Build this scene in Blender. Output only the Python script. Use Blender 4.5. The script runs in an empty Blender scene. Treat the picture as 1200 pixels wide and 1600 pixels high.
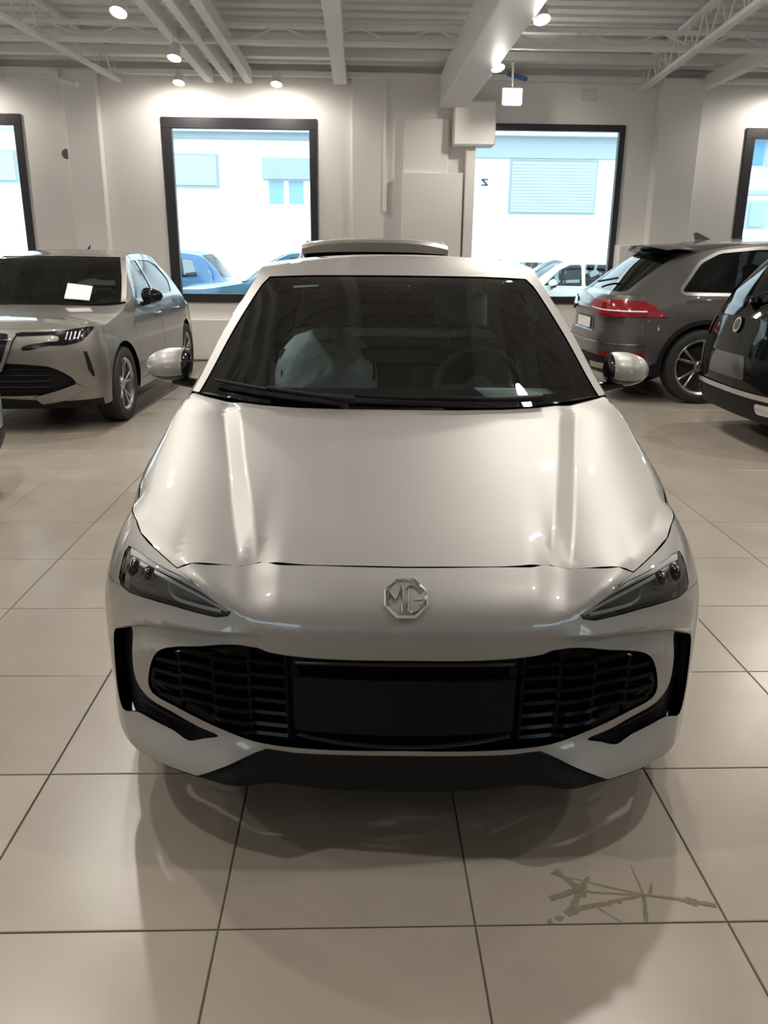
import bpy, math, random
import numpy as np
from mathutils import Vector, Matrix
from mathutils.geometry import delaunay_2d_cdt

random.seed(7)
sc = bpy.context.scene
col = sc.collection

# ------------------------------------------------------------------ camera, daylight, exposure
cam_d = bpy.data.cameras.new('camera'); cam = bpy.data.objects.new('camera', cam_d); col.objects.link(cam)
PITCH, ROLL, YAW, CAM_Z = .3089, .0099, .0321, 1.503
_f = Vector((math.sin(YAW)*math.cos(PITCH), math.cos(YAW)*math.cos(PITCH), -math.sin(PITCH)))
_r = Vector((math.cos(YAW), -math.sin(YAW), 0)); _u = _r.cross(_f)
_r2 = _r*math.cos(ROLL)+_u*math.sin(ROLL); _u2 = _u*math.cos(ROLL)-_r*math.sin(ROLL)
cam.matrix_world = Matrix(((_r2.x, _u2.x, -_f.x, 0), (_r2.y, _u2.y, -_f.y, 0), (_r2.z, _u2.z, -_f.z, CAM_Z), (0, 0, 0, 1)))
cam_d.sensor_fit = 'VERTICAL'; cam_d.sensor_height = 24.0; cam_d.lens = 24.0*1272/1600
cam_d.clip_start = .05; cam_d.clip_end = 200
sc.camera = cam

world = bpy.data.worlds.new('world'); sc.world = world; world.use_nodes = True
_wn = world.node_tree; _wn.nodes.clear()
_bg = _wn.nodes.new('ShaderNodeBackground'); _wo = _wn.nodes.new('ShaderNodeOutputWorld')
_bg.inputs['Color'].default_value = (.80, .92, 1.0, 1); _bg.inputs['Strength'].default_value = 4.0
_wn.links.new(_bg.outputs[0], _wo.inputs[0])

sc.view_settings.view_transform = 'Standard'; sc.view_settings.look = 'None'
sc.view_settings.gamma = 1.0; sc.view_settings.use_curve_mapping = False
sc.view_settings.exposure = 0.2
SPOT_W = 108.0

# ------------------------------------------------------------------ materials
def nmat(name):
    m = bpy.data.materials.new(name); m.use_nodes = True; nt = m.node_tree
    return m, nt, nt.nodes['Principled BSDF']
def pbr(name, color, rough=.5, metal=0.0, coat=0.0, coat_rough=.03, spec=.5, noise=None, bump=None, emit=None):
    m, nt, b = nmat(name)
    b.inputs['Base Color'].default_value = (*color, 1); b.inputs['Roughness'].default_value = rough
    b.inputs['Metallic'].default_value = metal; b.inputs['Coat Weight'].default_value = coat
    b.inputs['Coat Roughness'].default_value = coat_rough; b.inputs['Specular IOR Level'].default_value = spec
    if emit:
        b.inputs['Emission Color'].default_value = (*emit[0], 1); b.inputs['Emission Strength'].default_value = emit[1]
    if noise or bump:
        tc = nt.nodes.new('ShaderNodeTexCoord')
    if noise:
        sc_, amt = noise
        n = nt.nodes.new('ShaderNodeTexNoise'); n.inputs['Scale'].default_value = sc_; n.inputs['Detail'].default_value = 5
        nt.links.new(tc.outputs['Object'], n.inputs['Vector'])
        mx = nt.nodes.new('ShaderNodeMix'); mx.data_type = 'RGBA'
        nt.links.new(n.outputs['Fac'], mx.inputs['Factor'])
        mx.inputs['A'].default_value = (*[c*(1-amt) for c in color], 1); mx.inputs['B'].default_value = (*[min(1, c*(1+amt)) for c in color], 1)
        nt.links.new(mx.outputs['Result'], b.inputs['Base Color'])
    if bump:
        sc_, st = bump
        n2 = nt.nodes.new('ShaderNodeTexNoise'); n2.inputs['Scale'].default_value = sc_; n2.inputs['Detail'].default_value = 4
        nt.links.new(tc.outputs['Object'], n2.inputs['Vector'])
        bp = nt.nodes.new('ShaderNodeBump'); bp.inputs['Strength'].default_value = st; bp.inputs['Distance'].default_value = .01
        nt.links.new(n2.outputs['Fac'], bp.inputs['Height']); nt.links.new(bp.outputs[0], b.inputs['Normal'])
    return m
def glass(name, tint, refl=1.0, rough=.0):
    """thin pane: tinted see-through mixed with a mirror by Fresnel"""
    m = bpy.data.materials.new(name); m.use_nodes = True; nt = m.node_tree; nt.nodes.clear()
    o = nt.nodes.new('ShaderNodeOutputMaterial'); mix = nt.nodes.new('ShaderNodeMixShader')
    t = nt.nodes.new('ShaderNodeBsdfTransparent'); t.inputs['Color'].default_value = (*tint, 1)
    g = nt.nodes.new('ShaderNodeBsdfGlossy'); g.inputs['Roughness'].default_value = rough; g.inputs['Color'].default_value = (refl, refl, refl, 1)
    f = nt.nodes.new('ShaderNodeFresnel'); f.inputs['IOR'].default_value = 1.5
    nt.links.new(f.outputs[0], mix.inputs[0]); nt.links.new(t.outputs[0], mix.inputs[1]); nt.links.new(g.outputs[0], mix.inputs[2])
    nt.links.new(mix.outputs[0], o.inputs[0])
    return m
def paint(name, color, metal=.6, rough=.5, flake=.06):
    m, nt, b = nmat(name)
    b.inputs['Metallic'].default_value = metal; b.inputs['Roughness'].default_value = rough
    b.inputs['Coat Weight'].default_value = 1.0; b.inputs['Coat Roughness'].default_value = .02
    tc = nt.nodes.new('ShaderNodeTexCoord'); n = nt.nodes.new('ShaderNodeTexNoise')
    n.inputs['Scale'].default_value = 900; n.inputs['Detail'].default_value = 1
    nt.links.new(tc.outputs['Object'], n.inputs['Vector'])
    mx = nt.nodes.new('ShaderNodeMix'); mx.data_type = 'RGBA'; nt.links.new(n.outputs['Fac'], mx.inputs['Factor'])
    mx.inputs['A'].default_value = (*[c*(1-flake) for c in color], 1); mx.inputs['B'].default_value = (*[min(1, c*(1+flake)) for c in color], 1)
    nt.links.new(mx.outputs['Result'], b.inputs['Base Color'])
    return m
def emitter(name, color, strength):
    m = bpy.data.materials.new(name); m.use_nodes = True; nt = m.node_tree; nt.nodes.clear()
    o = nt.nodes.new('ShaderNodeOutputMaterial'); e = nt.nodes.new('ShaderNodeEmission')
    e.inputs['Color'].default_value = (*color, 1); e.inputs['Strength'].default_value = strength
    nt.links.new(e.outputs[0], o.inputs[0]); return m
def tile_material():
    m, nt, b = nmat('porcelain_tile')
    tc = nt.nodes.new('ShaderNodeTexCoord'); oi = nt.nodes.new('ShaderNodeObjectInfo'); geo = nt.nodes.new('ShaderNodeNewGeometry')
    n = nt.nodes.new('ShaderNodeTexNoise'); n.inputs['Scale'].default_value = 2.2; n.inputs['Detail'].default_value = 6; n.inputs['Roughness'].default_value = .6
    nt.links.new(geo.outputs['Position'], n.inputs['Vector'])
    ramp = nt.nodes.new('ShaderNodeValToRGB'); nt.links.new(n.outputs['Fac'], ramp.inputs[0])
    ramp.color_ramp.elements[0].position = .3; ramp.color_ramp.elements[0].color = (.265, .232, .194, 1)
    ramp.color_ramp.elements[1].position = .75; ramp.color_ramp.elements[1].color = (.318, .280, .236, 1)
    mp = nt.nodes.new('ShaderNodeMapRange'); mp.inputs['To Min'].default_value = .95; mp.inputs['To Max'].default_value = 1.05
    nt.links.new(oi.outputs['Random'], mp.inputs['Value'])
    hsv = nt.nodes.new('ShaderNodeHueSaturation'); nt.links.new(ramp.outputs[0], hsv.inputs['Color']); nt.links.new(mp.outputs[0], hsv.inputs['Value'])
    nt.links.new(hsv.outputs[0], b.inputs['Base Color'])
    n2 = nt.nodes.new('ShaderNodeTexNoise'); n2.inputs['Scale'].default_value = 3.5; n2.inputs['Detail'].default_value = 3
    nt.links.new(geo.outputs['Position'], n2.inputs['Vector'])
    mr = nt.nodes.new('ShaderNodeMapRange'); mr.inputs['To Min'].default_value = .24; mr.inputs['To Max'].default_value = .36
    nt.links.new(n2.outputs['Fac'], mr.inputs['Value']); nt.links.new(mr.outputs[0], b.inputs['Roughness'])
    b.inputs['Specular IOR Level'].default_value = .45
    return m
M = dict(
    silver=paint('silver_champagne_paint', (.285, .277, .269), .62, .48),
    alfa=paint('warm_grey_paint', (.22, .208, .188), .7, .42), dark_grey=paint('graphite_paint', (.075, .072, .069), .6, .42), black_paint=pbr('black_paint', (.004, .0045, .005), .06, spec=.35),
    grey_suv=paint('grey_paint', (.22, .205, .19), .7, .42), blue=paint('blue_paint', (.02, .11, .24), .4, .3), blue2=paint('steel_blue_paint', (.10, .22, .33), .5, .3), white_paint=paint('white_paint', (.72, .75, .77), .0, .3, .02),
    light_silver=paint('light_silver_paint', (.6, .6, .6), .8, .3),
    gloss_black=pbr('gloss_black_plastic', (.006, .006, .008), .14, spec=.35), black=pbr('matt_black_plastic', (.008, .008, .010), .5, spec=.15), dark=pbr('dark_trim', (.009, .010, .013), .6, spec=.05), grille=pbr('grille_black', (.004, .004, .005), .15, spec=.10), void=pbr('black_void', (.004, .004, .005), .9),
    rubber=pbr('tyre_rubber', (.016, .016, .017), .75, bump=(120, .1)), alloy=pbr('alloy_rim', (.42, .42, .43), .28, .9), alloy_dark=pbr('dark_alloy_rim', (.10, .10, .105), .3, .8), chrome=pbr('chrome', (.82, .82, .84), .06, 1.0), satin=pbr('satin_metal', (.6, .6, .6), .25, 1.0),
    windshield=glass('tinted_windscreen', (.46, .56, .57)), tint=glass('dark_tinted_glass', (.10, .115, .12)), sideglass=glass('side_glass', (.5, .56, .56)), clear=glass('clear_lens', (.93, .94, .95)), pane=glass('window_pane', (.93, .97, .97), .9),
    smoke=pbr('smoked_lamp_housing', (.10, .10, .104), .3, .3), reflector=pbr('lamp_reflector', (.55, .55, .57), .15, 1.0), drl=pbr('lamp_light_guide', (.85, .85, .85), .3), red=pbr('red_tail_lamp', (.20, .006, .010), .15, coat=.5), mirror=pbr('mirror_glass', (.7, .72, .75), .02, 1.0),
    fabric=pbr('charcoal_seat_fabric', (.03, .03, .034), .9, bump=(300, .2)), headrest=pbr('pale_headrest_cover', (.40, .43, .42), .55, bump=(30, .2)), plastic_cover=pbr('white_plastic_seat_cover', (.62, .68, .66), .35, bump=(18, .5)), paper=pbr('white_paper', (.78, .76, .72), .8), dash=pbr('dashboard_plastic', (.016, .017, .018), .55, bump=(250, .15)),
    wall=pbr('painted_plaster', (.87, .84, .81), .85, noise=(1.2, .025), bump=(9, .06)), ceiling_white=pbr('white_painted_steel', (.84, .84, .82), .55, noise=(4, .03)), deck=pbr('grey_metal_deck', (.78, .78, .765), .6, noise=(3, .05)), frame=pbr('dark_window_frame', (.028, .026, .03), .45),
    grout=pbr('tile_grout', (.10, .085, .062), .9), tile=tile_material(), crack=pbr('tile_crack', (.16, .14, .10), .9, noise=(60, .3)),
    lamp_white=pbr('white_lamp_body', (.8, .8, .78), .4), lamp_glow=emitter('lamp_glow', (1.0, .93, .80), 60), flood_glow=emitter('flood_glow', (1.0, .95, .86), 40),
    facade=pbr('white_render', (.85, .87, .88), .9, noise=(.8, .02)), facade_grey=pbr('grey_concrete_band', (.33, .40, .44), .9), shutter=pbr('roller_shutter', (.40, .47, .50), .7), street=pbr('asphalt', (.22, .23, .24), .9, noise=(5, .1)), blue_glass=pbr('street_window_glass', (.25, .42, .52), .15), navy_shutter=pbr('blue_shutter', (.10, .28, .50), .6), mark=pbr('dark_blue_mark', (.03, .05, .10), .6),
    blue_tape=pbr('blue_plastic', (.05, .17, .45), .5), grey_socket=pbr('grey_socket', (.12, .12, .12), .6), soil=pbr('outline_grey', (.3, .3, .3), .8))
# ------------------------------------------------------------------ mesh helpers
def link(o, parent=None):
    col.objects.link(o)
    if parent is not None: o.parent = parent
    return o
def mesh_obj(name, verts, faces, mat, parent=None, smooth=None, normals=None):
    me = bpy.data.meshes.new(name); me.from_pydata([tuple(v) for v in verts], [], faces); me.update()
    if mat is not None: me.materials.append(mat)
    if smooth is not None or normals is not None:
        me.polygons.foreach_set('use_smooth', [True]*len(me.polygons))
        if normals is not None: me.normals_split_custom_set_from_vertices([tuple(n) for n in normals])
        elif smooth < 179: me.set_sharp_from_angle(angle=math.radians(smooth))
    return link(bpy.data.objects.new(name, me), parent)
def tag(o, label=None, cat=None, group=None, kind=None):
    for k, v in (('label', label), ('category', cat), ('group', group), ('kind', kind)):
        if v: o[k] = v
    return o
def empty(name, loc, rz=0.0, parent=None):
    o = bpy.data.objects.new(name, None); o.empty_display_size = .1; link(o, parent)
    o.location = loc; o.rotation_euler = (0, 0, rz); return o
class MB:
    """collects shapes, then links them as one mesh object"""
    def __init__(s): s.v, s.f = [], []
    def add(s, verts, faces):
        b = len(s.v); s.v += [tuple(map(float, p)) for p in verts]; s.f += [tuple(i+b for i in f) for f in faces]; return s
    def box(s, x0, x1, y0, y1, z0, z1, bev=0.0, mtx=None):
        if bev <= 0:
            V = [(x, y, z) for z in (z0, z1) for y in (y0, y1) for x in (x0, x1)]
            Fc = [(0, 2, 3, 1), (4, 5, 7, 6), (0, 1, 5, 4), (2, 6, 7, 3), (0, 4, 6, 2), (1, 3, 7, 5)]
        else:
            b = bev
            def ring(z, d):
                c = b-d if d < b else 0
                return [(x0+d+b, y0+d, z), (x1-d-b, y0+d, z), (x1-d, y0+d+b, z), (x1-d, y1-d-b, z), (x1-d-b, y1-d, z), (x0+d+b, y1-d, z), (x0+d, y1-d-b, z), (x0+d, y0+d+b, z)]
            V = ring(z0, b)+ring(z0+b, 0)+ring(z1-b, 0)+ring(z1, b)
            Fc = [tuple(range(7, -1, -1)), tuple(range(24, 32))]
            for k in range(3):
                for i in range(8): Fc.append((k*8+i, k*8+(i+1) % 8, k*8+8+(i+1) % 8, k*8+8+i))
        if mtx is not None: V = [tuple(mtx @ Vector(p)) for p in V]
        return s.add(V, Fc)
    def bar(s, a, b, w, h, up=(0, 0, 1), bev=0.0):
        a, b = Vector(a), Vector(b); d = b-a; L = d.length; d.normalize(); up = Vector(up)
        r = d.cross(up)
        if r.length < 1e-4: r = d.cross(Vector((1, 0, 0)))
        r.normalize(); q = r.cross(d)
        m = Matrix(((r.x, d.x, q.x, a.x), (r.y, d.y, q.y, a.y), (r.z, d.z, q.z, a.z), (0, 0, 0, 1)))
        return s.box(-w/2, w/2, 0, L, -h/2, h/2, bev, m)
    def tube(s, pts, r, n=8, cap=True):
        P = [Vector(p) for p in pts]; R = r if hasattr(r, '__len__') else [r]*len(P); V, Fc = [], []; ref = None
        for i, p in enumerate(P):
            t = (P[min(i+1, len(P)-1)]-P[max(i-1, 0)]).normalized()
            if ref is None: ref = t.orthogonal().normalized()
            ref = (ref-t*ref.dot(t)).normalized(); o = t.cross(ref)
            for k in range(n):
                a = 2*math.pi*k/n; V.append(p+(ref*math.cos(a)+o*math.sin(a))*R[i])
        for i in range(len(P)-1):
            for k in range(n): Fc.append((i*n+k, i*n+(k+1) % n, i*n+n+(k+1) % n, i*n+n+k))
        if cap: Fc += [tuple(range(n-1, -1, -1)), tuple(range((len(P)-1)*n, len(P)*n))]
        return s.add(V, Fc)
    def lathe(s, prof, n=32, mtx=None, closed=False):
        """prof: (radius, height) turned round the z axis"""
        V, Fc = [], []; m = len(prof)
        for k in range(n):
            a = 2*math.pi*k/n
            for r, h in prof: V.append((r*math.cos(a), r*math.sin(a), h))
        for k in range(n):
            for j in range(m if closed else m-1):
                j2 = (j+1) % m; k2 = (k+1) % n
                Fc.append((k*m+j, k2*m+j, k2*m+j2, k*m+j2))
        if mtx is not None: V = [tuple(mtx @ Vector(p)) for p in V]
        return s.add(V, Fc)
    def prism(s, poly, d, tri=False):
        """poly: 3D outline, d: extrusion vector"""
        n = len(poly); d = Vector(d); V = [Vector(p) for p in poly]; V2 = [p+d for p in V]
        Fc = [tuple(range(n-1, -1, -1)), tuple(range(n, 2*n))]+[(i, (i+1) % n, n+(i+1) % n, n+i) for i in range(n)]
        return s.add(V+V2, Fc)
    def grid(s, G, closed_u=False):
        """G[i][j] points"""
        a, b = len(G), len(G[0]); V = [p for row in G for p in row]; Fc = []
        for i in range(a if closed_u else a-1):
            for j in range(b-1): Fc.append((i*b+j, ((i+1) % a)*b+j, ((i+1) % a)*b+j+1, i*b+j+1))
        return s.add(V, Fc)
    def build(s, name, mat, parent=None, smooth=None):
        return mesh_obj(name, s.v, s.f, mat, parent, smooth)
def spline(pts, n=6, closed=False):
    """Catmull-Rom through 2D/3D points"""
    P = [np.array(p, float) for p in pts]; out = []; N = len(P)
    for i in range(N if closed else N-1):
        p0 = P[(i-1) % N] if closed or i > 0 else 2*P[0]-P[1]
        p1, p2 = P[i], P[(i+1) % N]
        p3 = P[(i+2) % N] if closed or i+2 < N else 2*P[-1]-P[-2]
        d0, d1, d2 = [max(np.linalg.norm(b-a), 1e-6)**.5 for a, b in ((p0, p1), (p1, p2), (p2, p3))]
        m1 = (p1-p0)/d0-(p2-p0)/(d0+d1)+(p2-p1)/d1; m2 = (p2-p1)/d1-(p3-p1)/(d1+d2)+(p3-p2)/d2
        m1, m2 = m1*d1, m2*d1
        for k in range(n):
            t = k/n; out.append((2*t**3-3*t*t+1)*p1+(t**3-2*t*t+t)*m1+(-2*t**3+3*t*t)*p2+(t**3-t*t)*m2)
    if not closed: out.append(P[-1])
    return np.array(out)
def resample(P, step, closed=True):
    P = np.array(P, float); Q = np.vstack([P, P[:1]]) if closed else P; out = []
    for a, b in zip(Q[:-1], Q[1:]):
        n = max(1, int(math.ceil(np.linalg.norm(b-a)/step)))
        for k in range(n): out.append(a+(b-a)*k/n)
    if not closed: out.append(Q[-1])
    return np.array(out)
def inside(P, poly):
    x, y = P[:, 0], P[:, 1]; r = np.zeros(len(P), bool); q = np.roll(poly, -1, 0)
    for (x0, y0), (x1, y1) in zip(poly, q):
        if y0 == y1: continue
        c = ((y0 > y) != (y1 > y)) & (x < (x1-x0)*(y-y0)/(y1-y0)+x0); r ^= c
    return r
def shrink(poly, d):
    """move a closed outline inwards by d (negative: outwards)"""
    P = np.array(poly, float); a = np.roll(P, 1, 0); b = np.roll(P, -1, 0)
    area = .5*np.sum(P[:, 0]*b[:, 1]-b[:, 0]*P[:, 1]); t = b-a; t /= np.maximum(np.linalg.norm(t, axis=1), 1e-9)[:, None]
    n = np.stack([-t[:, 1], t[:, 0]], 1)*(1 if area > 0 else -1); return P+n*d
def panel(name, S, outline, mat, parent, holes=(), step=.02, thick=.012, off=0.0, flip=False, su=1.0, back=False, lines=()):
    """cut a piece out of the surface S(u, v); su scales u to metres for the triangulation.  The rim is folded back by thick."""
    sc_ = np.array([su, 1.0])
    loops = [resample(np.array(L, float)*sc_, step) for L in [outline]+list(holes)]
    pts = []; edges = []; ranges = []
    for L in loops:
        b = len(pts); n = len(L); pts += [tuple(p) for p in L]; edges += [(b+i, b+(i+1) % n) for i in range(n)]; ranges.append((b, n))
    for Ln in lines:
        Lp = resample(np.array(Ln, float)*sc_, step, closed=False); ok_ = inside(Lp, loops[0])
        for L in loops[1:]: ok_ &= ~inside(Lp, L)
        for L in loops: ok_ &= ((Lp[:, None]-L[None])**2).sum(2).min(1) > (step*.3)**2
        last = None
        for p_, k_ in zip(Lp, ok_):
            if not k_: last = None; continue
            pts.append(tuple(p_))
            if last is not None: edges.append((last, len(pts)-1))
            last = len(pts)-1
    B = np.array(pts); lo, hi = loops[0].min(0), loops[0].max(0)
    gx, gy = np.meshgrid(np.arange(lo[0]+step/2, hi[0], step), np.arange(lo[1]+step/2, hi[1], step*.93))
    gx[::2] += step*.5
    G = np.stack([gx.ravel(), gy.ravel()], 1)
    G = G[inside(G, loops[0])]
    for L in loops[1:]: G = G[~inside(G, L)]
    if len(G):
        ok = np.ones(len(G), bool)
        for i0 in range(0, len(G), 4000):
            g = G[i0:i0+4000]; dm = np.full(len(g), 9e9)
            for j0 in range(0, len(B), 400):
                dm = np.minimum(dm, ((g[:, None]-B[None, j0:j0+400])**2).sum(2).min(1))
            ok[i0:i0+4000] = dm > (step*.55)**2
        G = G[ok]
    allp = [Vector(p) for p in pts]+[Vector(p) for p in G]
    vo, _, fo, ov, _, _ = delaunay_2d_cdt(allp, edges, [], 0, 1e-7)
    V2 = np.array([tuple(v) for v in vo]); T = np.array([f for f in fo if len(f) == 3])
    c = V2[T].mean(1); keep = inside(c, loops[0])
    for L in loops[1:]: keep &= ~inside(c, L)
    T = T[keep]
    U, Vv = V2[:, 0]/su, V2[:, 1]
    def ev(u, v): return np.stack([np.broadcast_to(q, u.shape) for q in S(u, v)], 1)
    P = ev(U, Vv); e = 1.5e-3
    du = ev(U+e/su, Vv)-ev(U-e/su, Vv); dv = ev(U, Vv+e)-ev(U, Vv-e)
    N = np.cross(du, dv); N /= np.maximum(np.linalg.norm(N, axis=1), 1e-12)[:, None]
    if flip: N = -N; T = T[:, ::-1]
    P = P+N*off
    used = np.unique(T); remap = -np.ones(len(P), int); remap[used] = np.arange(len(used))
    verts = list(P[used]); norms = list(N[used]); faces = [tuple(remap[t]) for t in T]
    if thick > 0:
        inv = {}
        for i, orig in enumerate(ov):
            for o_ in orig: inv[o_] = i
        for b, n in ranges:
            idx = [inv.get(b+i, -1) for i in range(n)]; idx = [i for i in idx if i >= 0 and remap[i] >= 0]
            if len(idx) < 3: continue
            b0 = len(verts); n = len(idx); R = P[idx]; Nn = N[idx]
            t = np.roll(R, -1, 0)-np.roll(R, 1, 0); t /= np.maximum(np.linalg.norm(t, axis=1), 1e-9)[:, None]
            side = np.cross(t, Nn)
            verts += list(R); norms += list(side); verts += list(R-Nn*thick); norms += list(side)
            for i in range(n): j = (i+1) % n; faces.append((b0+i, b0+j, b0+n+j, b0+n+i))
    if back:
        b0 = len(verts); verts += list(P[used]-N[used]*thick); norms += list(-N[used]); faces += [tuple(b0+remap[i] for i in t[::-1]) for t in T]
    return mesh_obj(name, verts, faces, mat, parent, normals=norms)
def mirror_x(o, name=None, parent=None):
    """a mirrored twin of a mesh built for one side of a car"""
    me = o.data; v = [(-p.co.x, p.co.y, p.co.z) for p in me.vertices]; f = [tuple(reversed(p.vertices)) for p in me.polygons]
    n = None
    if me.has_custom_normals:
        n = [None]*len(v)
        for lp, cn in zip(me.loops, me.corner_normals): n[lp.vertex_index] = (-cn.vector.x, cn.vector.y, cn.vector.z)
        n = [q if q is not None else (0, 0, 1) for q in n]
    t = mesh_obj(name or o.name.split('.')[0], v, f, me.materials[0] if me.materials else None, parent if parent is not None else o.parent, normals=n, smooth=None if n else (30 if len(me.polygons) and me.polygons[0].use_smooth else None))
    return t
# ------------------------------------------------------------------ analytic car surfaces
class PC:
    """monotone cubic interpolation through (t, value) pairs, held flat outside"""
    def __init__(s, pts):
        a = np.array(sorted(pts), float); s.x = a[:, 0]; s.y = a[:, 1]
        h = np.diff(s.x); d = np.diff(s.y)/h; m = np.zeros(len(s.x))
        if len(d) == 1: m[:] = d[0]
        else:
            m[0], m[-1] = d[0], d[-1]
            for i in range(1, len(d)):
                if d[i-1]*d[i] > 0:
                    w1, w2 = 2*h[i]+h[i-1], h[i]+2*h[i-1]
                    m[i] = (w1+w2)/(w1/d[i-1]+w2/d[i])
        s.m = m
    def __call__(s, t):
        t = np.clip(np.asarray(t, float), s.x[0], s.x[-1])
        i = np.clip(np.searchsorted(s.x, t, side='right')-1, 0, len(s.x)-2)
        h = s.x[i+1]-s.x[i]; q = (t-s.x[i])/h
        return ((1+2*q)*(1-q)**2*s.y[i] + q*(1-q)**2*h*s.m[i] + q*q*(3-2*q)*s.y[i+1] + q*q*(q-1)*h*s.m[i+1])
def sstep(a, b, t):
    q = np.clip((np.asarray(t, float)-a)/(b-a), 0, 1); return q*q*(3-2*q)

class Shape:
    """analytic surfaces of one car; x across, y back from the nose, z up"""
    def __init__(s, W, prof, edge, nose, tail, yc, yd, nf=2.4, nr=2.6, zs=None, zlow=.5, k=None, crease=None, step=None, L=4.1):
        s.W, s.prof, s.nose, s.tail = PC(W), PC(prof), PC(nose), PC(tail)
        s.ex = PC([(y, x) for y, x, z in edge]); s.ez = PC([(y, z) for y, x, z in edge])
        s.yc, s.yd, s.nf, s.nr, s.L = yc, yd, nf, nr, L; s.k = PC(k) if k else PC([(0, 2.4), (L*.26, 2.4), (L*.34, 1.3), (L, 1.3)])
        s.zs = PC(zs) if zs else PC([(0, zlow), (L, zlow)])
        s.lean = PC([(0, .4), (.3, .5), (.42, 1.5), (.55, 1.5)])
        s.crease = PC(crease) if crease else None; s.step = step
    def side(s, y, z):
        w = s.W(y); ze = s.ez(y); zs = s.zs(y)
        g = np.clip((z-zs)/np.maximum(ze-zs, .02), 0, 1.3)**s.k(y)
        return w*s.prof(z) + (s.ex(y)-w*s.prof(ze))*g
    def y0(s, x, z):
        y = s.nose(z)
        if s.crease is not None:
            d = z-s.crease(np.abs(x)); d = .5*(d+np.sqrt(d*d+1.2e-4))
            y = y+s.lean(np.abs(x))*d+3.3*d*d
        if s.step is not None:
            a = np.abs(x); z2 = s.step(a)
            y = y+.055*sstep(.32, .46, a)*sstep(.77, .70, a)*sstep(z2+.002, z2-.006, z)*np.clip(1-(z2-z)/.075, 0, 1)      # shadow gap under the cheek
            y = y-.020*sstep(.34, .48, a)*np.where(z >= z2-.002, np.clip(1-(z-z2)/.05, 0, 1)**1.5, 0)*sstep(.765, .66, a)      # cheek swells down to its edge
            y = y-.072*sstep(.36, .235, z)*sstep(.30, .44, a)*sstep(.86, .70, a)                      # scooped lower corner
        return y
    def front(s, th, z):
        sx = s.side(s.yc, z); sg = np.sign(th); a = np.clip(np.abs(th), 0, np.pi/2)
        x = sx*np.sin(a)**(2/s.nf); y = s.yc-(s.yc-s.y0(x, z))*np.cos(a)**(2/s.nf)
        return sg*x, y, z+0*th
    def rear(s, th, z):
        sx = s.side(s.yd, z); sg = np.sign(th); a = np.clip(np.abs(th), 0, np.pi/2)
        x = sx*np.sin(a)**(2/s.nr); y = s.yd+(s.tail(z)-s.yd)*np.cos(a)**(2/s.nr)
        return sg*x, y, z+0*th
    def th(s, x, z, rear=False):
        sx = s.side(s.yd if rear else s.yc, z); n = s.nr if rear else s.nf
        return np.sign(x)*np.arcsin(np.clip(np.abs(x)/sx, 0, 1)**(n/2))
HERO = dict(L=4.11, yc=.5, yd=3.75, nf=2.4, nr=2.8,
    W=[(0, .80), (.5, .838), (.70, .868), (.86, .882), (1.3, .888), (2.2, .893), (3.0, .893), (3.43, .885), (3.75, .85), (4.1, .80)],
    prof=[(.1, .97), (.25, .993), (.42, 1.0), (.58, .998), (.72, .978), (.85, .955), (1.0, .918), (1.5, .85)],
    edge=[(0, .66, .80), (.3, .69, .803), (.404, .722, .816), (.5, .748, .832), (.61, .772, .848), (.8, .79, .877), (1.0, .793, .914), (1.18, .785, .955), (1.3, .755, 1.02), (1.6, .70, 1.19), (1.8, .645, 1.315), (1.9, .61, 1.385),
          (2.0, .59, 1.437), (2.3, .58, 1.455), (2.95, .565, 1.445), (3.45, .54, 1.385), (3.75, .66, 1.03), (4.1, .70, .95)],
    nose=[(.1, .05), (.2, .03), (.3, .026), (.45, .014), (.6, .004), (.67, 0), (.70, .002), (.75, .016), (.78, .046), (.80, .076), (.84, .15), (.88, .24)],
    tail=[(.15, 4.02), (.3, 4.09), (.5, 4.11), (.7, 4.08), (.85, 4.05), (1.0, 4.0), (1.2, 3.88), (1.4, 3.70)],
    zs=[(0, .55), (1.1, .6), (1.35, .93), (3.4, .96), (3.8, .8), (4.1, .7)],
    crease=[(0, .674), (.23, .676), (.314, .68), (.374, .697), (.44, .735), (.5, .772), (.55, .80), (.9, .88)],
    step=PC([(.3, .637), (.43, .638), (.537, .636), (.646, .618), (.755, .561), (.83, .52)]))

def mirror_outline(h):
    """half outline from the middle out and back to the middle -> closed loop"""
    h = [tuple(p) for p in h]; return h+[(-x, z) for x, z in reversed(h) if x > 1e-6]
def round_poly(P, r=.03, n=4):
    P = [np.array(p, float) for p in P]; out = []; N = len(P)
    for i in range(N):
        a, b, c = P[i-1], P[i], P[(i+1) % N]; la, lc = np.linalg.norm(a-b), np.linalg.norm(c-b)
        ra, rc = min(r, la*.45), min(r, lc*.45); s_, e_ = b+(a-b)/la*ra, b+(c-b)/lc*rc
        for k in range(n+1):
            t = k/n; out.append((1-t)**2*s_+2*t*(1-t)*b+t*t*e_)
    return np.array(out)
def join_parts(name, objs):
    """several pieces of one part become one mesh"""
    V, Fc, Nn = [], [], []
    for o in objs:
        me = o.data; b = len(V); V += [tuple(p.co) for p in me.vertices]; Fc += [tuple(i+b for i in p.vertices) for p in me.polygons]
        n = [(0, 0, 1)]*len(me.vertices)
        for lp, cn in zip(me.loops, me.corner_normals): n[lp.vertex_index] = tuple(cn.vector)
        Nn += n
    mat, par = objs[0].data.materials[0], objs[0].parent
    for o in objs: bpy.data.objects.remove(o)
    return mesh_obj(name, V, Fc, mat, par, normals=Nn)
RX90 = Matrix.Rotation(math.pi/2, 4, 'Y')
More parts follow.
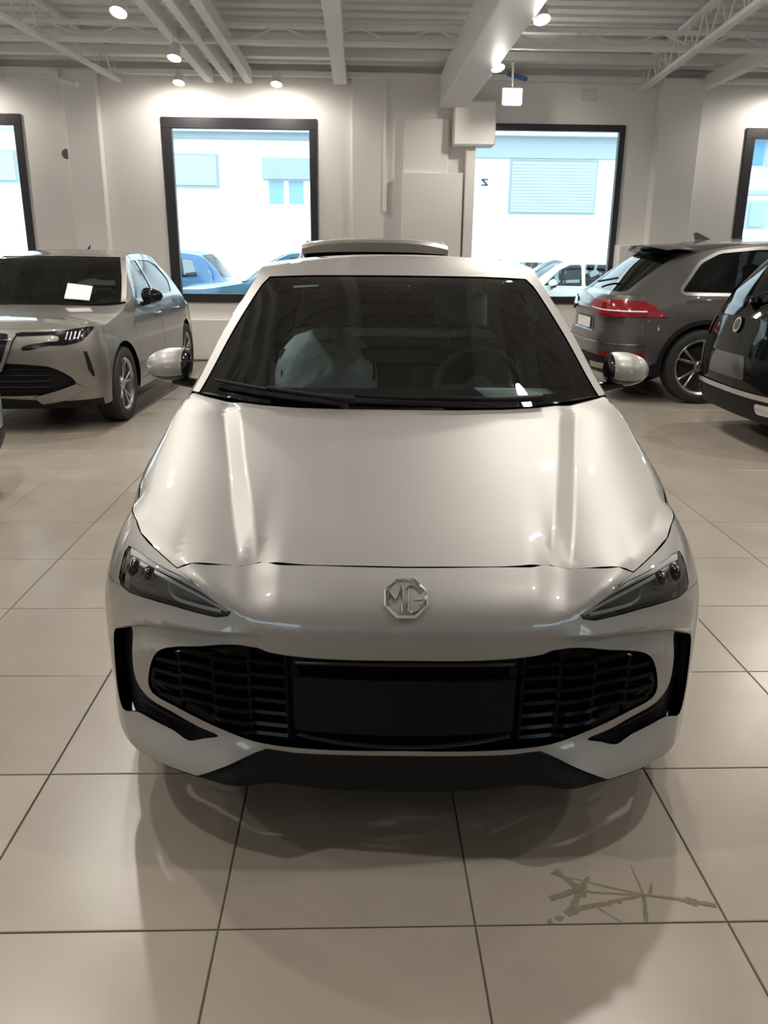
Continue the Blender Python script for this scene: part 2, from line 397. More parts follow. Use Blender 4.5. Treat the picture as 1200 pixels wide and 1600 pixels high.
def wheel_meshes(rw, w, rim_r, spokes, rim_mat, twist=0.0, double=False):
    t = MB(); h = w/2
    prof = [(rim_r, -h*.86), (rim_r+.012, -h*.98), (rw*.90, -h), (rw*.965, -h*.93), (rw, -h*.72), (rw, -h*.30), (rw-.006, -h*.28), (rw-.006, -h*.22), (rw, -h*.20), (rw, h*.20), (rw-.006, h*.22), (rw-.006, h*.28), (rw, h*.30), (rw, h*.72), (rw*.965, h*.93), (rw*.90, h), (rim_r+.012, h*.98), (rim_r, h*.86)]
    t.lathe(prof, 40, RX90, closed=True)
    r = MB(); r.lathe([(rim_r, -h*.85), (rim_r+.004, -h*.80), (rim_r-.02, -h*.6), (rim_r-.03, 0), (rim_r-.02, h*.72), (rim_r+.004, h*.86), (rim_r-.004, h*.90), (rim_r-.026, h*.74), (rim_r-.038, 0), (rim_r-.04, -h*.6)], 40, RX90, closed=True)
    r.lathe([(0, h*.60), (.05, h*.60), (.062, h*.5), (.066, h*.2), (0, h*.2)], 20, RX90)
    for k in range(spokes):
        a = 2*math.pi*k/spokes
        offs = (-.16, .16) if double else (0,)
        for d in offs:
            ca, sa = math.cos(a), math.sin(a); cb, sb = math.cos(a+twist+d*(1.25 if double else 1)), math.sin(a+twist+d*(1.25 if double else 1))
            p0 = (h*.45, .045*ca, .045*sa); p1 = (h*.66, (rim_r-.02)*cb, (rim_r-.02)*sb)
            r.bar(p0, p1, (.034 if not double else .022), .03, up=(1, 0, 0), bev=.005)
    tm = bpy.data.meshes.new('wheel'); rm = bpy.data.meshes.new('rim')
    for me, b, mt in ((tm, t, M['rubber']), (rm, r, rim_mat)):
        me.from_pydata(b.v, [], b.f); me.update(); me.materials.append(mt); me.polygons.foreach_set('use_smooth', [True]*len(me.polygons)); me.set_sharp_from_angle(angle=math.radians(35))
    dk = MB().lathe([(0, -h*.1), (rim_r-.04, -h*.1)], 24, RX90).lathe([(.05, h*.1), (rim_r*.72, h*.1), (rim_r*.72, 0), (.05, 0)], 24, RX90)
    dm = bpy.data.meshes.new('brake_disc'); dm.from_pydata(dk.v, [], dk.f); dm.update(); dm.materials.append(M['alloy_dark'])
    return tm, rm, dm
def seat(parent, x, y, z=.30, w=.50, mat='fabric', head='fabric', recline=.28, H=.66):
    b = MB()
    def slab(c0, up, nrm, wid, hgt, th, nu=9, nv=9):
        up, nrm = Vector(up).normalized(), Vector(nrm).normalized(); right = up.cross(nrm).normalized(); G = []
        for i in range(nv*2):
            ph = 2*math.pi*i/(nv*2); row = []
            for j in range(nu):
                q = -1+2*j/(nu-1); k = (1-abs(q)**4)**.25 if abs(q) < 1 else 0.0
                row.append(Vector(c0)+up*(hgt*.5*q)+right*(math.copysign(abs(math.cos(ph))**.5, math.cos(ph))*wid*.5*(k*.25+.75 if abs(q) < 1 else 0))+nrm*(math.copysign(abs(math.sin(ph))**.7, math.sin(ph))*th*.5*max(k, 0)))
            G.append(row)
        b.grid(G, closed_u=True)
    slab((x, y-.22, z+.10), (0, 1, -.08), (0, 0, 1), w, .54, .17)
    s_, c_ = math.sin(recline), math.cos(recline)
    slab((x, y+.10+s_*H*.45, z+.18+c_*H*.45), (0, s_, c_), (0, -c_, s_), w*.96, H, .15)
    o = b.build('seat', M[mat], parent, 60)
    b2 = MB(); b = b2
    hc = (x, y+.10+s_*(H+.10), z+.18+c_*(H+.10))
    slab(hc, (0, s_*.5, c_), (0, -c_, s_*.5), w*.52, .20, .11)
    for sx_ in (-.06, .06): b2.tube([(x+sx_, hc[1]-.02, hc[2]-.16), (x+sx_, hc[1], hc[2])], .007, 6)
    b2.build('headrest', M[head], o, 60)
    return o
class Car:
    def __init__(s, name, sp, loc, rz, label, cat='car', group=None):
        s.sp = sp; s.root = empty(name, loc, rz); tag(s.root, label, cat, group); s.S = Shape(**sp['shape']); s.paint = M[sp['paint']]
        V = [c[0] for c in sp['C']]; s.V = V
        s.cy, s.cz = PC([(v, y) for v, y, z in sp['C']]), PC([(v, z) for v, y, z in sp['C']]); s.ey = PC(sp['Ey'])
        s.pw = sp.get('pw', 2.4)
    # surfaces
    def side(s, sg): return lambda u, v: (sg*s.S.side(u, v), u, v)
    def front(s, u, v): return s.S.front(u, v)
    def rear(s, u, v): return s.S.rear(u, v)
    def top(s, u, v):
        y1 = s.ey(v); a = np.clip(np.abs(u), 0, 1.02); w = sstep(s.V[-2], s.V[-1], v); n = s.S.nr
        yb = (1-w)*a**s.pw+w*(1-np.clip(1-a**n, 0, 1)**(1/n)); zb = a**s.pw
        return s.S.ex(y1)*u, s.cy(v)+(y1-s.cy(v))*yb, s.cz(v)+(s.S.ez(y1)-s.cz(v))*zb
    def hood(s, u, v):
        S = s.S; zt = s.sp['zt']; y0 = float(S.nose(zt)); q = np.clip((S.yc-v)/(S.yc-y0), 0, 1)
        sx = float(S.side(S.yc, zt)); xe = np.where(v < S.yc, sx*np.clip(1-q**S.nf, 0, 1)**(1/S.nf), S.ex(v)); ze = np.where(v < S.yc, zt, S.ez(v))
        zc = s.hc(v); r = np.clip(np.abs(u)/np.maximum(xe, .02), 0, 1.05)
        return u, v, ze+(zc-ze)*(1-r**s.sp.get('hp', 2.6))
    # pieces
    def F(s, outline): return [(float(s.S.th(x, z)), z) for x, z in outline]
    def R(s, outline): return [(float(s.S.th(x, z, True)), z) for x, z in outline]
    def fpanel(s, name, outline, mat, off=0.0, thick=.012, holes=(), step=.02, parent=None, both=False, rear=False):
        """piece on the nose (or tail); both: also its mirror twin"""
        cv = s.R if rear else s.F
        o = panel(name, s.rear if rear else s.front, cv(outline), M[mat] if isinstance(mat, str) else mat, parent or s.root, holes=[cv(h) for h in holes], step=step, thick=thick, off=off, flip=rear, su=.8)
        if both: return o, mirror_x(o)
        return o
    def spanel(s, name, outline, mat, off=0.0, thick=.01, holes=(), step=.03, parent=None, sides=(1, -1)):
        out = []
        for sg in sides:
            out.append(panel(name, s.side(sg), outline, M[mat] if isinstance(mat, str) else mat, parent or s.root, holes=holes, step=step, thick=thick, off=off, flip=sg < 0))
        return out
    def tpanel(s, name, outline, mat, off=0.0, thick=.008, holes=(), step=.03, parent=None):
        return panel(name, s.top, outline, M[mat] if isinstance(mat, str) else mat, parent or s.root, holes=holes, step=step, thick=thick, off=off, su=.62)
    def edge_pts(s, y0, y1, n=40):
        return [(y, float(s.S.ez(y))) for y in np.linspace(y0, y1, n)]
    def arch(s, yc, a0=None, flip=False):
        ra, zw, zb = s.sp['ra'], s.sp['rw'], s.sp['zsill']; d = math.asin(max(-1, min(1, (zb-zw)/ra))); A = np.linspace(math.pi-d, d, 22)
        return [(yc+ra*math.cos(t), zw+ra*math.sin(t)) for t in A]
    def wheels(s, spokes=5, rim='alloy', twist=.2, double=False, rim_r=None, w=.21):
        sp = s.sp; tm, rm, dm = wheel_meshes(sp['rw'], w, rim_r or sp['rw']*.70, spokes, M[rim], twist, double)
        for yw in (sp['yf'], sp['yr']):
            xw = float(s.S.W(yw))-w/2-.012
            for sg in (1, -1):
                o = bpy.data.objects.new('wheel', tm); link(o, s.root); o.location = (sg*xw, yw, sp['rw']); o.rotation_euler = (random.random(), 0, 0 if sg > 0 else math.pi)
                o.rotation_euler = (0, 0, 0 if sg > 0 else math.pi)
                r = bpy.data.objects.new('rim', rm); link(r, o); k = bpy.data.objects.new('brake_disc', dm); link(k, o)
        for yw in (sp['yf'], sp['yr']):
            for sg in (1, -1):
                lb = MB(); x1 = float(s.S.W(yw))*.95; A = np.linspace(-.25, math.pi+.25, 18); R_ = sp['ra']+.012
                lb.grid([[(sg*(x1-.33), yw+math.cos(t)*R_, sp['rw']+math.sin(t)*R_), (sg*(x1-.02), yw+math.cos(t)*R_, sp['rw']+math.sin(t)*R_)] for t in A])
                lb.add([(sg*(x1-.33), yw+math.cos(t)*R_, sp['rw']+math.sin(t)*R_) for t in A], [tuple(range(18))]); lb.build('wheel_liner', M['void'], s.root)
    def underbody(s):
        sp = s.sp; L = sp['shape']['L']; b = MB(); zb = sp['zsill']; w0 = float(s.S.W(L/2))
        b.box(-w0*.60, w0*.60, .22, L-.22, zb-.02, zb+.10, .02)
        b.box(-w0*.93, w0*.93, sp['yf']+sp['ra']+.02, sp['yr']-sp['ra']-.02, zb-.01, zb+.12, .02)
        b.build('underbody', M['void'], s.root)
    def cabin(s, seats=True, wheel_x=None):
        """floor, dashboard, seats"""
        sp = s.sp; y0 = s.sp['C'][0][1]; b = MB(); w0 = float(s.S.W(2.0)); zs = sp['zsill']; yend = sp['C'][-1][1]
        b.box(-w0*.86, w0*.86, y0-.05, yend-.15, zs+.10, zs+.14)
        b.box(-w0*.84, w0*.84, yend-.35, yend-.18, zs+.1, float(s.cz(s.V[-1]))-.08)
        b.build('cabin_floor', M['void'], s.root)
        zd = float(s.cz(0))-.035; d = MB(); ex = float(s.S.ex(s.ey(0)))*.93; G = []
        for k, x in enumerate(np.linspace(-ex, ex, 13)):
            yo = (abs(x)/ex)**2*.16
            G.append([(x, y0+.02+yo, zd-.03), (x, y0+.10+yo, zd), (x, y0+.28, zd+.025), (x, y0+.50, zd+.03), (x, y0+.62, zd-.01), (x, y0+.66, zd-.10), (x, y0+.60, zd-.35)])
        d.grid(G[::-1])
        s.dash = d.build('dashboard', M['dash'], s.root, 40)
        if wheel_x is not None:
            st = MB(); cx, cyy, czz = wheel_x, y0+.80, zd-.02
            tl = .42; ring = [(cx+.185*math.cos(t), cyy+.185*math.sin(t)*math.sin(tl), czz+.185*math.sin(t)*math.cos(tl)) for t in np.linspace(0, 2*math.pi, 33)]
            st.tube(ring, .017, 8, cap=False); st.bar((cx-.17, cyy, czz), (cx+.17, cyy, czz), .05, .025, up=(0, -1, .4), bev=.008); st.bar((cx, cyy, czz), (cx, cyy-.07, czz-.16), .05, .025, up=(1, 0, 0), bev=.008)
            st.lathe([(0, .03), (.055, .028), (.07, 0), (.055, -.03), (0, -.03)], 20, Matrix.Translation((cx, cyy, czz)) @ Matrix.Rotation(math.pi/2-tl, 4, 'X'))
            st.tube([(cx, cyy, czz), (cx, cyy-.30, czz-.13)], .03, 8)
            st.build('steering_wheel', M['dash'], s.root, 40)
        if seats:
            for x in (-.36, .36): seat(s.root, x, y0+1.22, zs+.13)
            b = MB(); yb = min(y0+2.05, yend-.45); b.box(-.60, .60, yb-.25, yb+.20, zs+.14, zs+.38, .05); b.box(-.60, .60, yb+.12, yb+.26, zs+.3, zs+.85, .05); b.build('rear_bench', M['fabric'], s.root, 40)
    def mirrors(s, y, z, x0, x1, cap_mat, h=.14, d=.15, low='gloss_black'):
        """door mirrors: painted cap, black foot and face"""
        xi = x0-.030
        for sg in (1, -1):
            w = x1-xi; cx = (xi+x1)/2
            def shell(a0, a1, q0, q1, k=1.0, n=11):
                G = []
                for q in np.linspace(q0, q1, n):
                    f = max(1e-3, 1-abs(q)**3.4)**.5*(1-.30*max(q, 0)) if q > 0 else max(1e-3, 1-abs(q)**5)**.5
                    row = [(sg*(cx+q*w/2), y-d*.60*f*math.sin(t)*k+.035*max(q, 0)**2, z-.006*q+h*.5*f*math.cos(t)*k) for t in np.linspace(a0, a1, 15)]
                    G.append(row if sg > 0 else row[::-1])
                return G
            ms = MB().grid(shell(0, math.pi*.68, -.70, 1.0, n=17)).build('door_mirror', cap_mat, s.root, 70)
            lw = MB().grid(shell(math.pi*.66, math.pi, -.72, 1.0, .975)).grid(shell(0, math.pi, -1.0, -.68, .985))
            lw.tube([(sg*(x0-.15), y+.01, z-h*.60), (sg*(x0-.06), y-.01, z-h*.56), (sg*(x0+.05), y-.02, z-h*.42)], [.026, .022, .018], 8)
            lw.build('mirror_base', M[low], ms, 50)
            gl = MB(); fc = shell(0, math.pi, -1, 1, .97, 17); gl.grid([[r_[0], r_[-1]] for r_ in fc]); gl.build('mirror_glass', M['mirror'], ms)
# ------------------------------------------------------------------ the silver hatchback in the middle
def hero():
    sp = dict(shape=HERO, paint='silver', yf=.86, yr=3.43, rw=.315, ra=.352, zsill=.19, zt=.80,
              C=[(0, 1.07, .985), (.43, 1.42, 1.212), (.86, 1.80, 1.408), (1.35, 2.3, 1.493), (2.0, 2.95, 1.485), (2.55, 3.5, 1.43), (3.15, 3.90, 1.03)],
              Ey=[(0, 1.285), (.43, 1.58), (.86, 1.92), (1.35, 2.3), (2.0, 2.95), (2.55, 3.45), (3.15, 3.75)])
    c = Car('hatchback_car', sp, (.108, 1.70, 0), -.030, 'champagne silver five door hatchback facing the camera in the middle of the showroom'); r = c.root; S = c.S
    HP = math.pi/2
    # --- bumper skin with openings for grille and side vents
    shut = [(0, .779), (.207, .779), (.345, .776), (.36, .772), (.40, .767), (.444, .774), (.516, .782), (.552, .769)]
    gap = [(.515, .756), (.471, .729), (.410, .695)]
    low_l = [(.418, .684), (.447, .678), (.495, .681), (.564, .686), (.624, .686), (.691, .682), (.722, .687)]
    grille = [(0, .594), (.132, .593), (.261, .596), (.322, .602), (.350, .609), (.495, .586), (.575, .570), (.613, .551), (.636, .514), (.651, .462), (.652, .436), (.640, .418), (.576, .401), (.512, .381), (.450, .362), (.390, .346), (.331, .337), (.269, .334), (.134, .334), (0, .336)]
    vent = [(.724, .566), (.700, .574), (.696, .531), (.698, .464), (.688, .428), (.656, .400), (.588, .382), (.520, .358), (.462, .343), (.50, .331), (.543, .318), (.586, .330), (.648, .337), (.70, .338), (.760, .313), (.777, .339), (.776, .42), (.771, .492), (.757, .552)]
    half = c.F(shut)+c.F(gap[:])+c.F(low_l)+[(1.30, .676), (HP, .676), (HP, .45), (HP, .255)]+c.F([(.771, .248), (.742, .248), (.642, .2493), (.58, .250), (.515, .250), (.340, .325), (.27, .319), (.134, .321), (0, .322)])
    full = half+[(-a, z) for a, z in reversed(half) if a > 1e-6]
    gh = spline(mirror_outline(grille), 3, closed=True); vh = spline(vent, 3, closed=True)
    vl = [(-x, z) for x, z in vh]
    panel('front_bumper', c.front, full, c.paint, r, holes=[c.F(gh), c.F(vh), c.F(vl)], step=.0125, thick=.010, su=.8, lines=[c.F([(sg*x, float(S.crease(x))) for x in np.linspace(0, .53, 50)]) for sg in (1, -1)]+[c.F([(sg*x, float(S.step(x))+dz) for x in np.linspace(.36, .745, 40)]) for sg in (1, -1) for dz in (.002, -.008)])
    # --- black grille, louvres, plate
    c.fpanel('grille', shrink(gh, -.02), 'grille', off=-.034, thick=0, step=.02)
    gp = np.array(gh)
    for zz in (.565, .530, .495, .460, .425, .390, .362):
        for sg in (1, -1):
            xs = np.linspace(.285, .655, 26); ok = inside(np.stack([xs, np.full(26, zz+.004)], 1), gp) & inside(np.stack([xs, np.full(26, zz-.012)], 1), gp); xs = xs[ok]
            if len(xs) < 4: continue
            G = []
            for x in xs:
                st = .009*math.floor((x-.285)/.092) % .018       # louvres step from bay to bay
                pts = []
                for dz, o in ((.0065, .028), (.006, .010), (-.002, .006), (-.006, .012), (-.0065, .028)):
                    z = zz+dz-st*.8; th = float(S.th(x, z)); p = S.front(th, z); pts.append((sg*float(p[0]), float(p[1])+o, float(z)))
                G.append(pts if sg > 0 else pts[::-1])
            MB().grid(G).build('grille_slat', M['grille'], r, 40)
    for sg in (1, -1):
        for x in (.285, .377, .469, .56):
            G = []
            for zz in np.linspace(.352+max(0, x-.40)*.22, .592-max(0, x-.33)*.15, 14):
                p = S.front(float(S.th(x, zz)), zz); y = float(p[1]); G.append([(sg*(x-.005), y+.03, zz), (sg*(x-.004), y+.014, zz), (sg*(x+.004), y+.014, zz), (sg*(x+.005), y+.03, zz)])
            MB().grid(G if sg < 0 else [g[::-1] for g in G]).build('grille_divider', M['grille'], r, 40)
    pb = MB(); G = []
    for x in np.linspace(-.266, .266, 15):
        ys = [float(S.front(float(S.th(abs(x), z)), z)[1]) for z in (.39, .535)]; G.append([(x, .020+.35*x*x, .388), (x, .008+.35*x*x, .389), (x, .002+.35*x*x, .535), (x, .014+.35*x*x, .537)])
    pb.grid(G[::-1]).build('number_plate', M['dark'], r)['label'] = 'blank dark number plate'
    for zt_ in (.578, .352):
        MB().tube([(x, .016+.30*x*x, zt_-(.006 if zt_ > .5 else -.02)*(x/.25)**2) for x in np.linspace(-.26, .26, 15)], .006, 6).build('grille_bar', M['gloss_black'], r, 60)
    # --- side vents and lower lip
    for sg in (1, -1):
        o = panel('side_vent', c.front, [(sg*a, z) for a, z in c.F(shrink(vh, -.015))], M['black'], r, step=.02, thick=0, off=-.036, su=.8)
    for sg in (1, -1):
        for q in range(4):
            za = .345+q*.018; pts = []
            for x in np.linspace(.54+q*.035, .70, 8):
                p = S.front(float(S.th(x, za+(x-.6)*.15)), za+(x-.6)*.15); pts.append((sg*float(p[0]), float(p[1])+.030, float(p[2])))
            MB().tube(pts, .0035, 6).build('vent_slat', M['black'], r, 60)
    lip = c.F([(0, .326), (.346, .327), (.521, .256), (.70, .254)])+[(HP, .26), (HP, .247)]+c.F([(.70, .240), (.56, .239), (.50, .241), (.42, .236), (.3, .214), (.2, .208), (0, .206)])
    panel('lower_lip', c.front, lip+[(-a, z) for a, z in reversed(lip) if a > 1e-6], M['black'], r, step=.025, thick=.03, off=-.010, su=.8)
    # --- headlights
    light = [(.410, .695), (.418, .684), (.447, .678), (.495, .681), (.564, .686), (.624, .686), (.691, .682), (.721, .687), (.731, .702), (.717, .764), (.708, .778), (.679, .780), (.631, .773), (.539, .758), (.496, .746)]
    lo = spline(light, 3, closed=True)
    def pt(x, z, o): 
        p = S.front(float(S.th(x, z)), z); return np.array([float(p[0]), float(p[1])+o, float(z)])
    for sg in (1, -1):
        L = [(sg*a, z) for a, z in c.F(shrink(lo, .002))]
        hl = panel('headlight', c.front, L, M['smoke'], r, step=.015, thick=.02, off=-.026, su=.8)
        panel('lamp_lens', c.front, L, M['clear'], hl, step=.015, thick=.003, off=-.001, su=.8)
        def strip(name, P, w, mat, o):
            Q = spline([(x, z) for x, z in P], 5); G = []
            for i, (x, z) in enumerate(Q):
                ww = w if np.isscalar(w) else w[0]+(w[1]-w[0])*i/(len(Q)-1)
                a, b_, d_ = pt(x, z+ww/2, o+.006), pt(x, z, o), pt(x, z-ww/2, o+.006); G.append([(sg*q[0], q[1], q[2]) for q in (a, b_, d_)])
            MB().grid(G if sg > 0 else [g[::-1] for g in G]).build(name, M[mat], hl, 60)
        strip('light_guide', [(.700, .770), (.676, .770), (.630, .764), (.539, .748), (.48, .729), (.417, .693)], (.018, .010), 'drl', .006)
        strip('light_guide', [(.690, .754), (.650, .752), (.60, .744), (.541, .731), (.48, .713), (.422, .690)], (.012, .006), 'drl', .007)
        strip('light_guide', [(.577, .735), (.571, .712), (.556, .700), (.50, .693), (.437, .688)], .009, 'drl', .008)
        strip('light_guide', [(.716, .755), (.724, .725), (.724, .702)], .013, 'drl', .006)
        strip('reflector_lip', [(.700, .727), (.690, .712), (.668, .706), (.636, .709), (.612, .717)], .006, 'satin', .010)
        pj = MB()
        for (px, pz, rr) in ((.672, .737, .023), (.626, .737, .019)):
            p = pt(px, pz, .012); m = Matrix.Translation((sg*p[0], p[1], p[2])) @ Matrix.Rotation(sg*-.45, 4, 'Z') @ Matrix.Rotation(math.pi/2, 4, 'X')
            pj.lathe([(0, .012), (rr*.5, .010), (rr*.85, .004), (rr, -.004), (rr, -.02)], 20, m)
        pj.build('projector_lens', M['gloss_black'], hl, 50)
    # --- emblem: octagon with the two letters
    T_, Nn = Vector((0, .76, .65)), Vector((0, -.65, .76)); e0 = Vector((0, .0485, .733))+Nn*.003
    def ep(a, b, h=0.0): return e0+Vector((a, 0, 0))+T_*b+Nn*h
    def prism2(mb, poly, h=.005): mb.prism([ep(a, b) for a, b in poly], Nn*h)
    emb = MB(); ri, ro = .0475, .056
    for k in range(8):
        a0, a1 = math.pi/8+k*math.pi/4, math.pi/8+(k+1)*math.pi/4
        rm = (ri+ro)/2; V_ = [ep(rr*math.cos(a), rr*math.sin(a), h) for a in (a0, a1) for rr, h in ((ri, -.001), (rm, .006), (ro, -.001))]; emb.add(V_, [(0, 1, 4, 3), (1, 2, 5, 4)])
    eo = emb.build('emblem', M['chrome'], r)
    def stroke(mb, pts, w):
        for (a, b) in zip(pts[:-1], pts[1:]):
            d = np.array(b)-np.array(a); n = np.array([-d[1], d[0]])/np.linalg.norm(d)*w/2; e = d/np.linalg.norm(d)*w*.3
            A, B = np.array(a)-e, np.array(b)+e; mb.add([ep(*(A-n)), ep(*(B-n)), ep(*(B+n)), ep(*(A+n)), ep(*(A+e), .006), ep(*(B-e), .006)], [(0, 1, 5, 4), (2, 3, 4, 5), (1, 2, 5), (3, 0, 4)])
    l1 = MB(); stroke(l1, [(-.042, -.016), (-.040, .018), (-.024, -.010), (-.009, .036), (-.008, -.036)], .0062); l1.build('emblem_letter', M['chrome'], eo)
    l2 = MB(); stroke(l2, [(.036, .014), (.026, .028), (.010, .034), (.004, .026), (.004, -.028), (.012, -.035), (.026, -.030), (.037, -.016), (.037, -.003), (.021, -.003)], .0062); l2.build('emblem_letter', M['chrome'], eo)
    # --- bonnet with two creases and the outer ridge
    zc = PC([(.0, .70), (.05, .742), (.13, .779), (.25, .822), (.35, .850), (.55, .898), (.8, .945), (1.08, .990), (1.3, 1.015)])
    xA, xB = PC([(0, .32), (.147, .354), (.333, .396), (.669, .471), (.965, .53), (1.08, .556)]), PC([(0, .37), (.147, .404), (.352, .453), (.659, .516), (.951, .58), (1.08, .61)])
    xR, dR = PC([(0, .43), (.145, .526), (.238, .603), (.359, .669), (.485, .708), (.583, .724), (.91, .757), (1.121, .770), (1.3, .757)]), PC([(0, .002), (.145, .004), (.238, .012), (.359, .02), (.485, .025), (.583, .028), (.91, .026), (1.12, .016), (1.3, .006)])
    wing_t = [(1.25, .8275), (1.35, .8295), (1.45, .831), (1.52, .8315), (HP, .832)]
    we = [(.554, .7695), (.592, .7825), (.621, .7915), (.679, .8095), (.706, .825)]; wy = [float(S.front(float(S.th(x, z)), z)[1]) for x, z in we]
    E3 = [(x, y, z) for (x, z), y in zip(we, wy)]+[(float(S.front(t_, z_)[0]), float(S.front(t_, z_)[1]), z_) for t_, z_ in wing_t]+[(float(S.ex(y)), y, float(S.ez(y))) for y in (.61, .8, 1.0, 1.12, 1.20, 1.255)]
    xE, zE = PC([(0, .46)]+[(y, x) for x, y, z in E3]+[(1.3, .755)]), PC([(0, .72)]+[(y, z) for x, y, z in E3]+[(1.3, 1.02)])
    ysh = PC([(0, .126), (.207, .134), (.345, .158), (.36, .165), (.40, .156), (.444, .146), (.516, .136), (.56, .133), (.8, .133)])
    def hz(x, y):
        a = np.abs(x); A, B, Rr, E_, Z = xA(y), xB(y), xR(y), xE(y), zc(y); dr = dR(y)
        s1 = np.clip(a/A, 0, 1); s2 = np.clip((a-A)/(B-A), 0, 1); s3 = np.clip((a-B)/(Rr-B), 0, 1); s4 = np.clip((a-Rr)/np.maximum(E_-Rr, .006), 0, 1)
        dB = .022*(.35+.65*sstep(1.22, .95, y)); d = .004*s1**2+dB*s2*(1-.1*s2)
        d3 = .004+.9*dB+(dr-.004-.9*dB)*s3-.011*4*s3*(1-s3)*sstep(.12, .4, y)*sstep(1.25, 1.0, y); d = np.where(a > B, d3, d)
        z = Z-d; zr = Z-dr; z = np.where(a > Rr, zr+(zE(y)-zr)*(.35*s4+.65*s4*s4), z); return z
    def zb(x): 
        y = ysh(x); lo_, hi_ = np.full_like(y, .70), np.full_like(y, .86)
        for _ in range(30):
            m = (lo_+hi_)/2; g = S.front(S.th(np.abs(x), m), m)[1] > y; hi_ = np.where(g, m, hi_); lo_ = np.where(g, lo_, m)
        return (lo_+hi_)/2
    xs_ = np.linspace(0, .56, 57); corr = PC(list(zip(xs_, zb(xs_)-hz(xs_, ysh(xs_)))))
    def hood_s(u, v):
        return u, v, hz(u, v)+corr(np.abs(u))*np.exp(-np.clip(v-ysh(np.abs(u)), -.02, 9)/.10)*sstep(.60, .53, np.abs(u))
    gfr = .0022
    hb = [(x, float(ysh(x))+gfr) for x in np.linspace(0, .517, 30)]+[*[(x-.0022, y+.0015) for x, y, z in E3], (.750, 1.276), (.72, 1.252), (.651, 1.20), (.579, 1.153), (.48, 1.11), (.355, 1.08), (.2, 1.067), (0, 1.063)]
    panel('bonnet', hood_s, mirror_outline(hb), c.paint, r, step=.018, thick=.02, lines=[[(sg*float(q(y)), y) for y in np.linspace(y0_, 1.04, 50)] for sg in (1, -1) for q, y0_ in ((xA, .175), (xB, .17), (xR, .16))]+[[(sg*(float(q(y))+o_), y) for y in np.linspace(y0_, 1.04, 50)] for sg in (1, -1) for q, y0_ in ((xA, .19), (xB, .19), (xR, .30)) for o_ in (-.008, .008)])
    # --- front wings: round the lamps and along the flank
    for sg in (1, -1):
        fr = c.F([(.410, .6955), (.496, .7465), (.539, .7585), (.631, .7735), (.679, .7805), (.708, .7785), (.718, .764), (.732, .702), (.723, .688)])+[(1.30, .678), (HP, .678)]+list(reversed(wing_t))+c.F([(.706, .825), (.679, .8095), (.621, .7915), (.592, .7825), (.554, .7695), (.518, .756), (.474, .729)])
        a = panel('front_wing', c.front, [(sg*q, z) for q, z in fr], c.paint, r, step=.014, thick=.01, su=.8)
        ar = c.arch(sp['yf']); ar = [p for p in ar if p[1] > .20]
        poly = [(.5, .832), (.5, .676), (.503, .20)]+ar+[(1.215, .21), (1.215, .94)]+[(y, float(S.ez(y))) for y in np.linspace(1.19, .52, 14)]
        b = panel('front_wing', c.side(sg), poly, c.paint, r, step=.03, thick=.012, flip=sg < 0)
        join_parts('front_wing', [a, b])
    # --- flank: pillars, sill, quarter; doors and panes
    wins = [round_poly([(1.47, 1.005), (2.14, 1.0), (2.14, 1.395), (2.0, 1.385)], .025), round_poly([(2.21, 1.0), (2.98, 1.02), (3.10, 1.16), (3.02, 1.34), (2.8, 1.375), (2.21, 1.395)], .04)]
    doors = [round_poly([(1.225, .26), (2.17, .26), (2.17, .975), (1.40, .985), (1.225, .90)], .03), round_poly([(2.18, .26), (2.83, .26), (3.0, .58), (3.05, .985), (2.18, .975)], .03)]
    body = [(1.222, .19)]+[(sp['yr']-sp['ra']-.02, .19)]+c.arch(sp['yr'])+[(3.75, .19)]+c.edge_pts(3.75, 1.222, 50)
    c.spanel('body_side', body, 'silver', holes=[shrink(d, -.002) for d in doors]+wins, step=.035)
    for d, wv in zip(doors, wins):
        for sg in (1, -1):
            dr = c.spanel('door', shrink(d, .001), 'silver', sides=(sg,), step=.04)[0]
            c.spanel('window_glass', shrink(wv, -.004), 'sideglass', off=-.006, thick=.002, sides=(sg,), parent=dr)
            yy = max(p[0] for p in d)-.13; zz = .86; x = float(S.side(yy, zz))
            MB().tube([(sg*(x-.01), yy-.10, zz), (sg*(x+.028), yy-.085, zz), (sg*(x+.03), yy+.05, zz+.004), (sg*(x-.01), yy+.075, zz+.004)], .011, 8).build('door_handle', c.paint, dr, 60)
    sk = [(sp['yf']+sp['ra']+.02, .19), (sp['yr']-sp['ra']-.02, .19), (sp['yr']-sp['ra']-.05, .25), (sp['yf']+sp['ra']+.05, .25)]
    c.spanel('side_skirt', sk, 'black', off=.006, thick=.03)
    # --- roof with the windscreen pillars, panes
    ve = 2.55; lim = 1.0
    c.tpanel('roof', [(-1, -.01), (-1, .4), (-1, .86), (-1, 1.6), (-1, ve), (1, ve), (1, 1.6), (1, .86), (1, .4), (1, -.01), (.965, .0), (.945, .4), (.925, .80), (.90, .862), (.6, .872), (0, .876), (-.6, .872), (-.90, .862), (-.925, .80), (-.945, .4), (-.965, 0)], 'silver', step=.03)
    ws = [(-.962, -.0), (-.942, .4), (-.922, .80), (-.897, .858), (-.6, .868), (0, .872), (.6, .868), (.897, .858), (.922, .80), (.942, .4), (.962, 0), (.6, .0), (0, 0), (-.6, 0)]
    wo = c.tpanel('windscreen', ws, 'windshield', off=-.004, thick=.004, step=.04)
    c.tpanel('windscreen_border', shrink(ws, -.006), 'gloss_black', off=-.010, thick=.002, step=.03, parent=wo, holes=[round_poly([(-.885, .085), (-.85, .72), (-.80, .825), (.80, .825), (.85, .72), (.885, .085), (.45, .045), (-.45, .045)], .05, 6)])
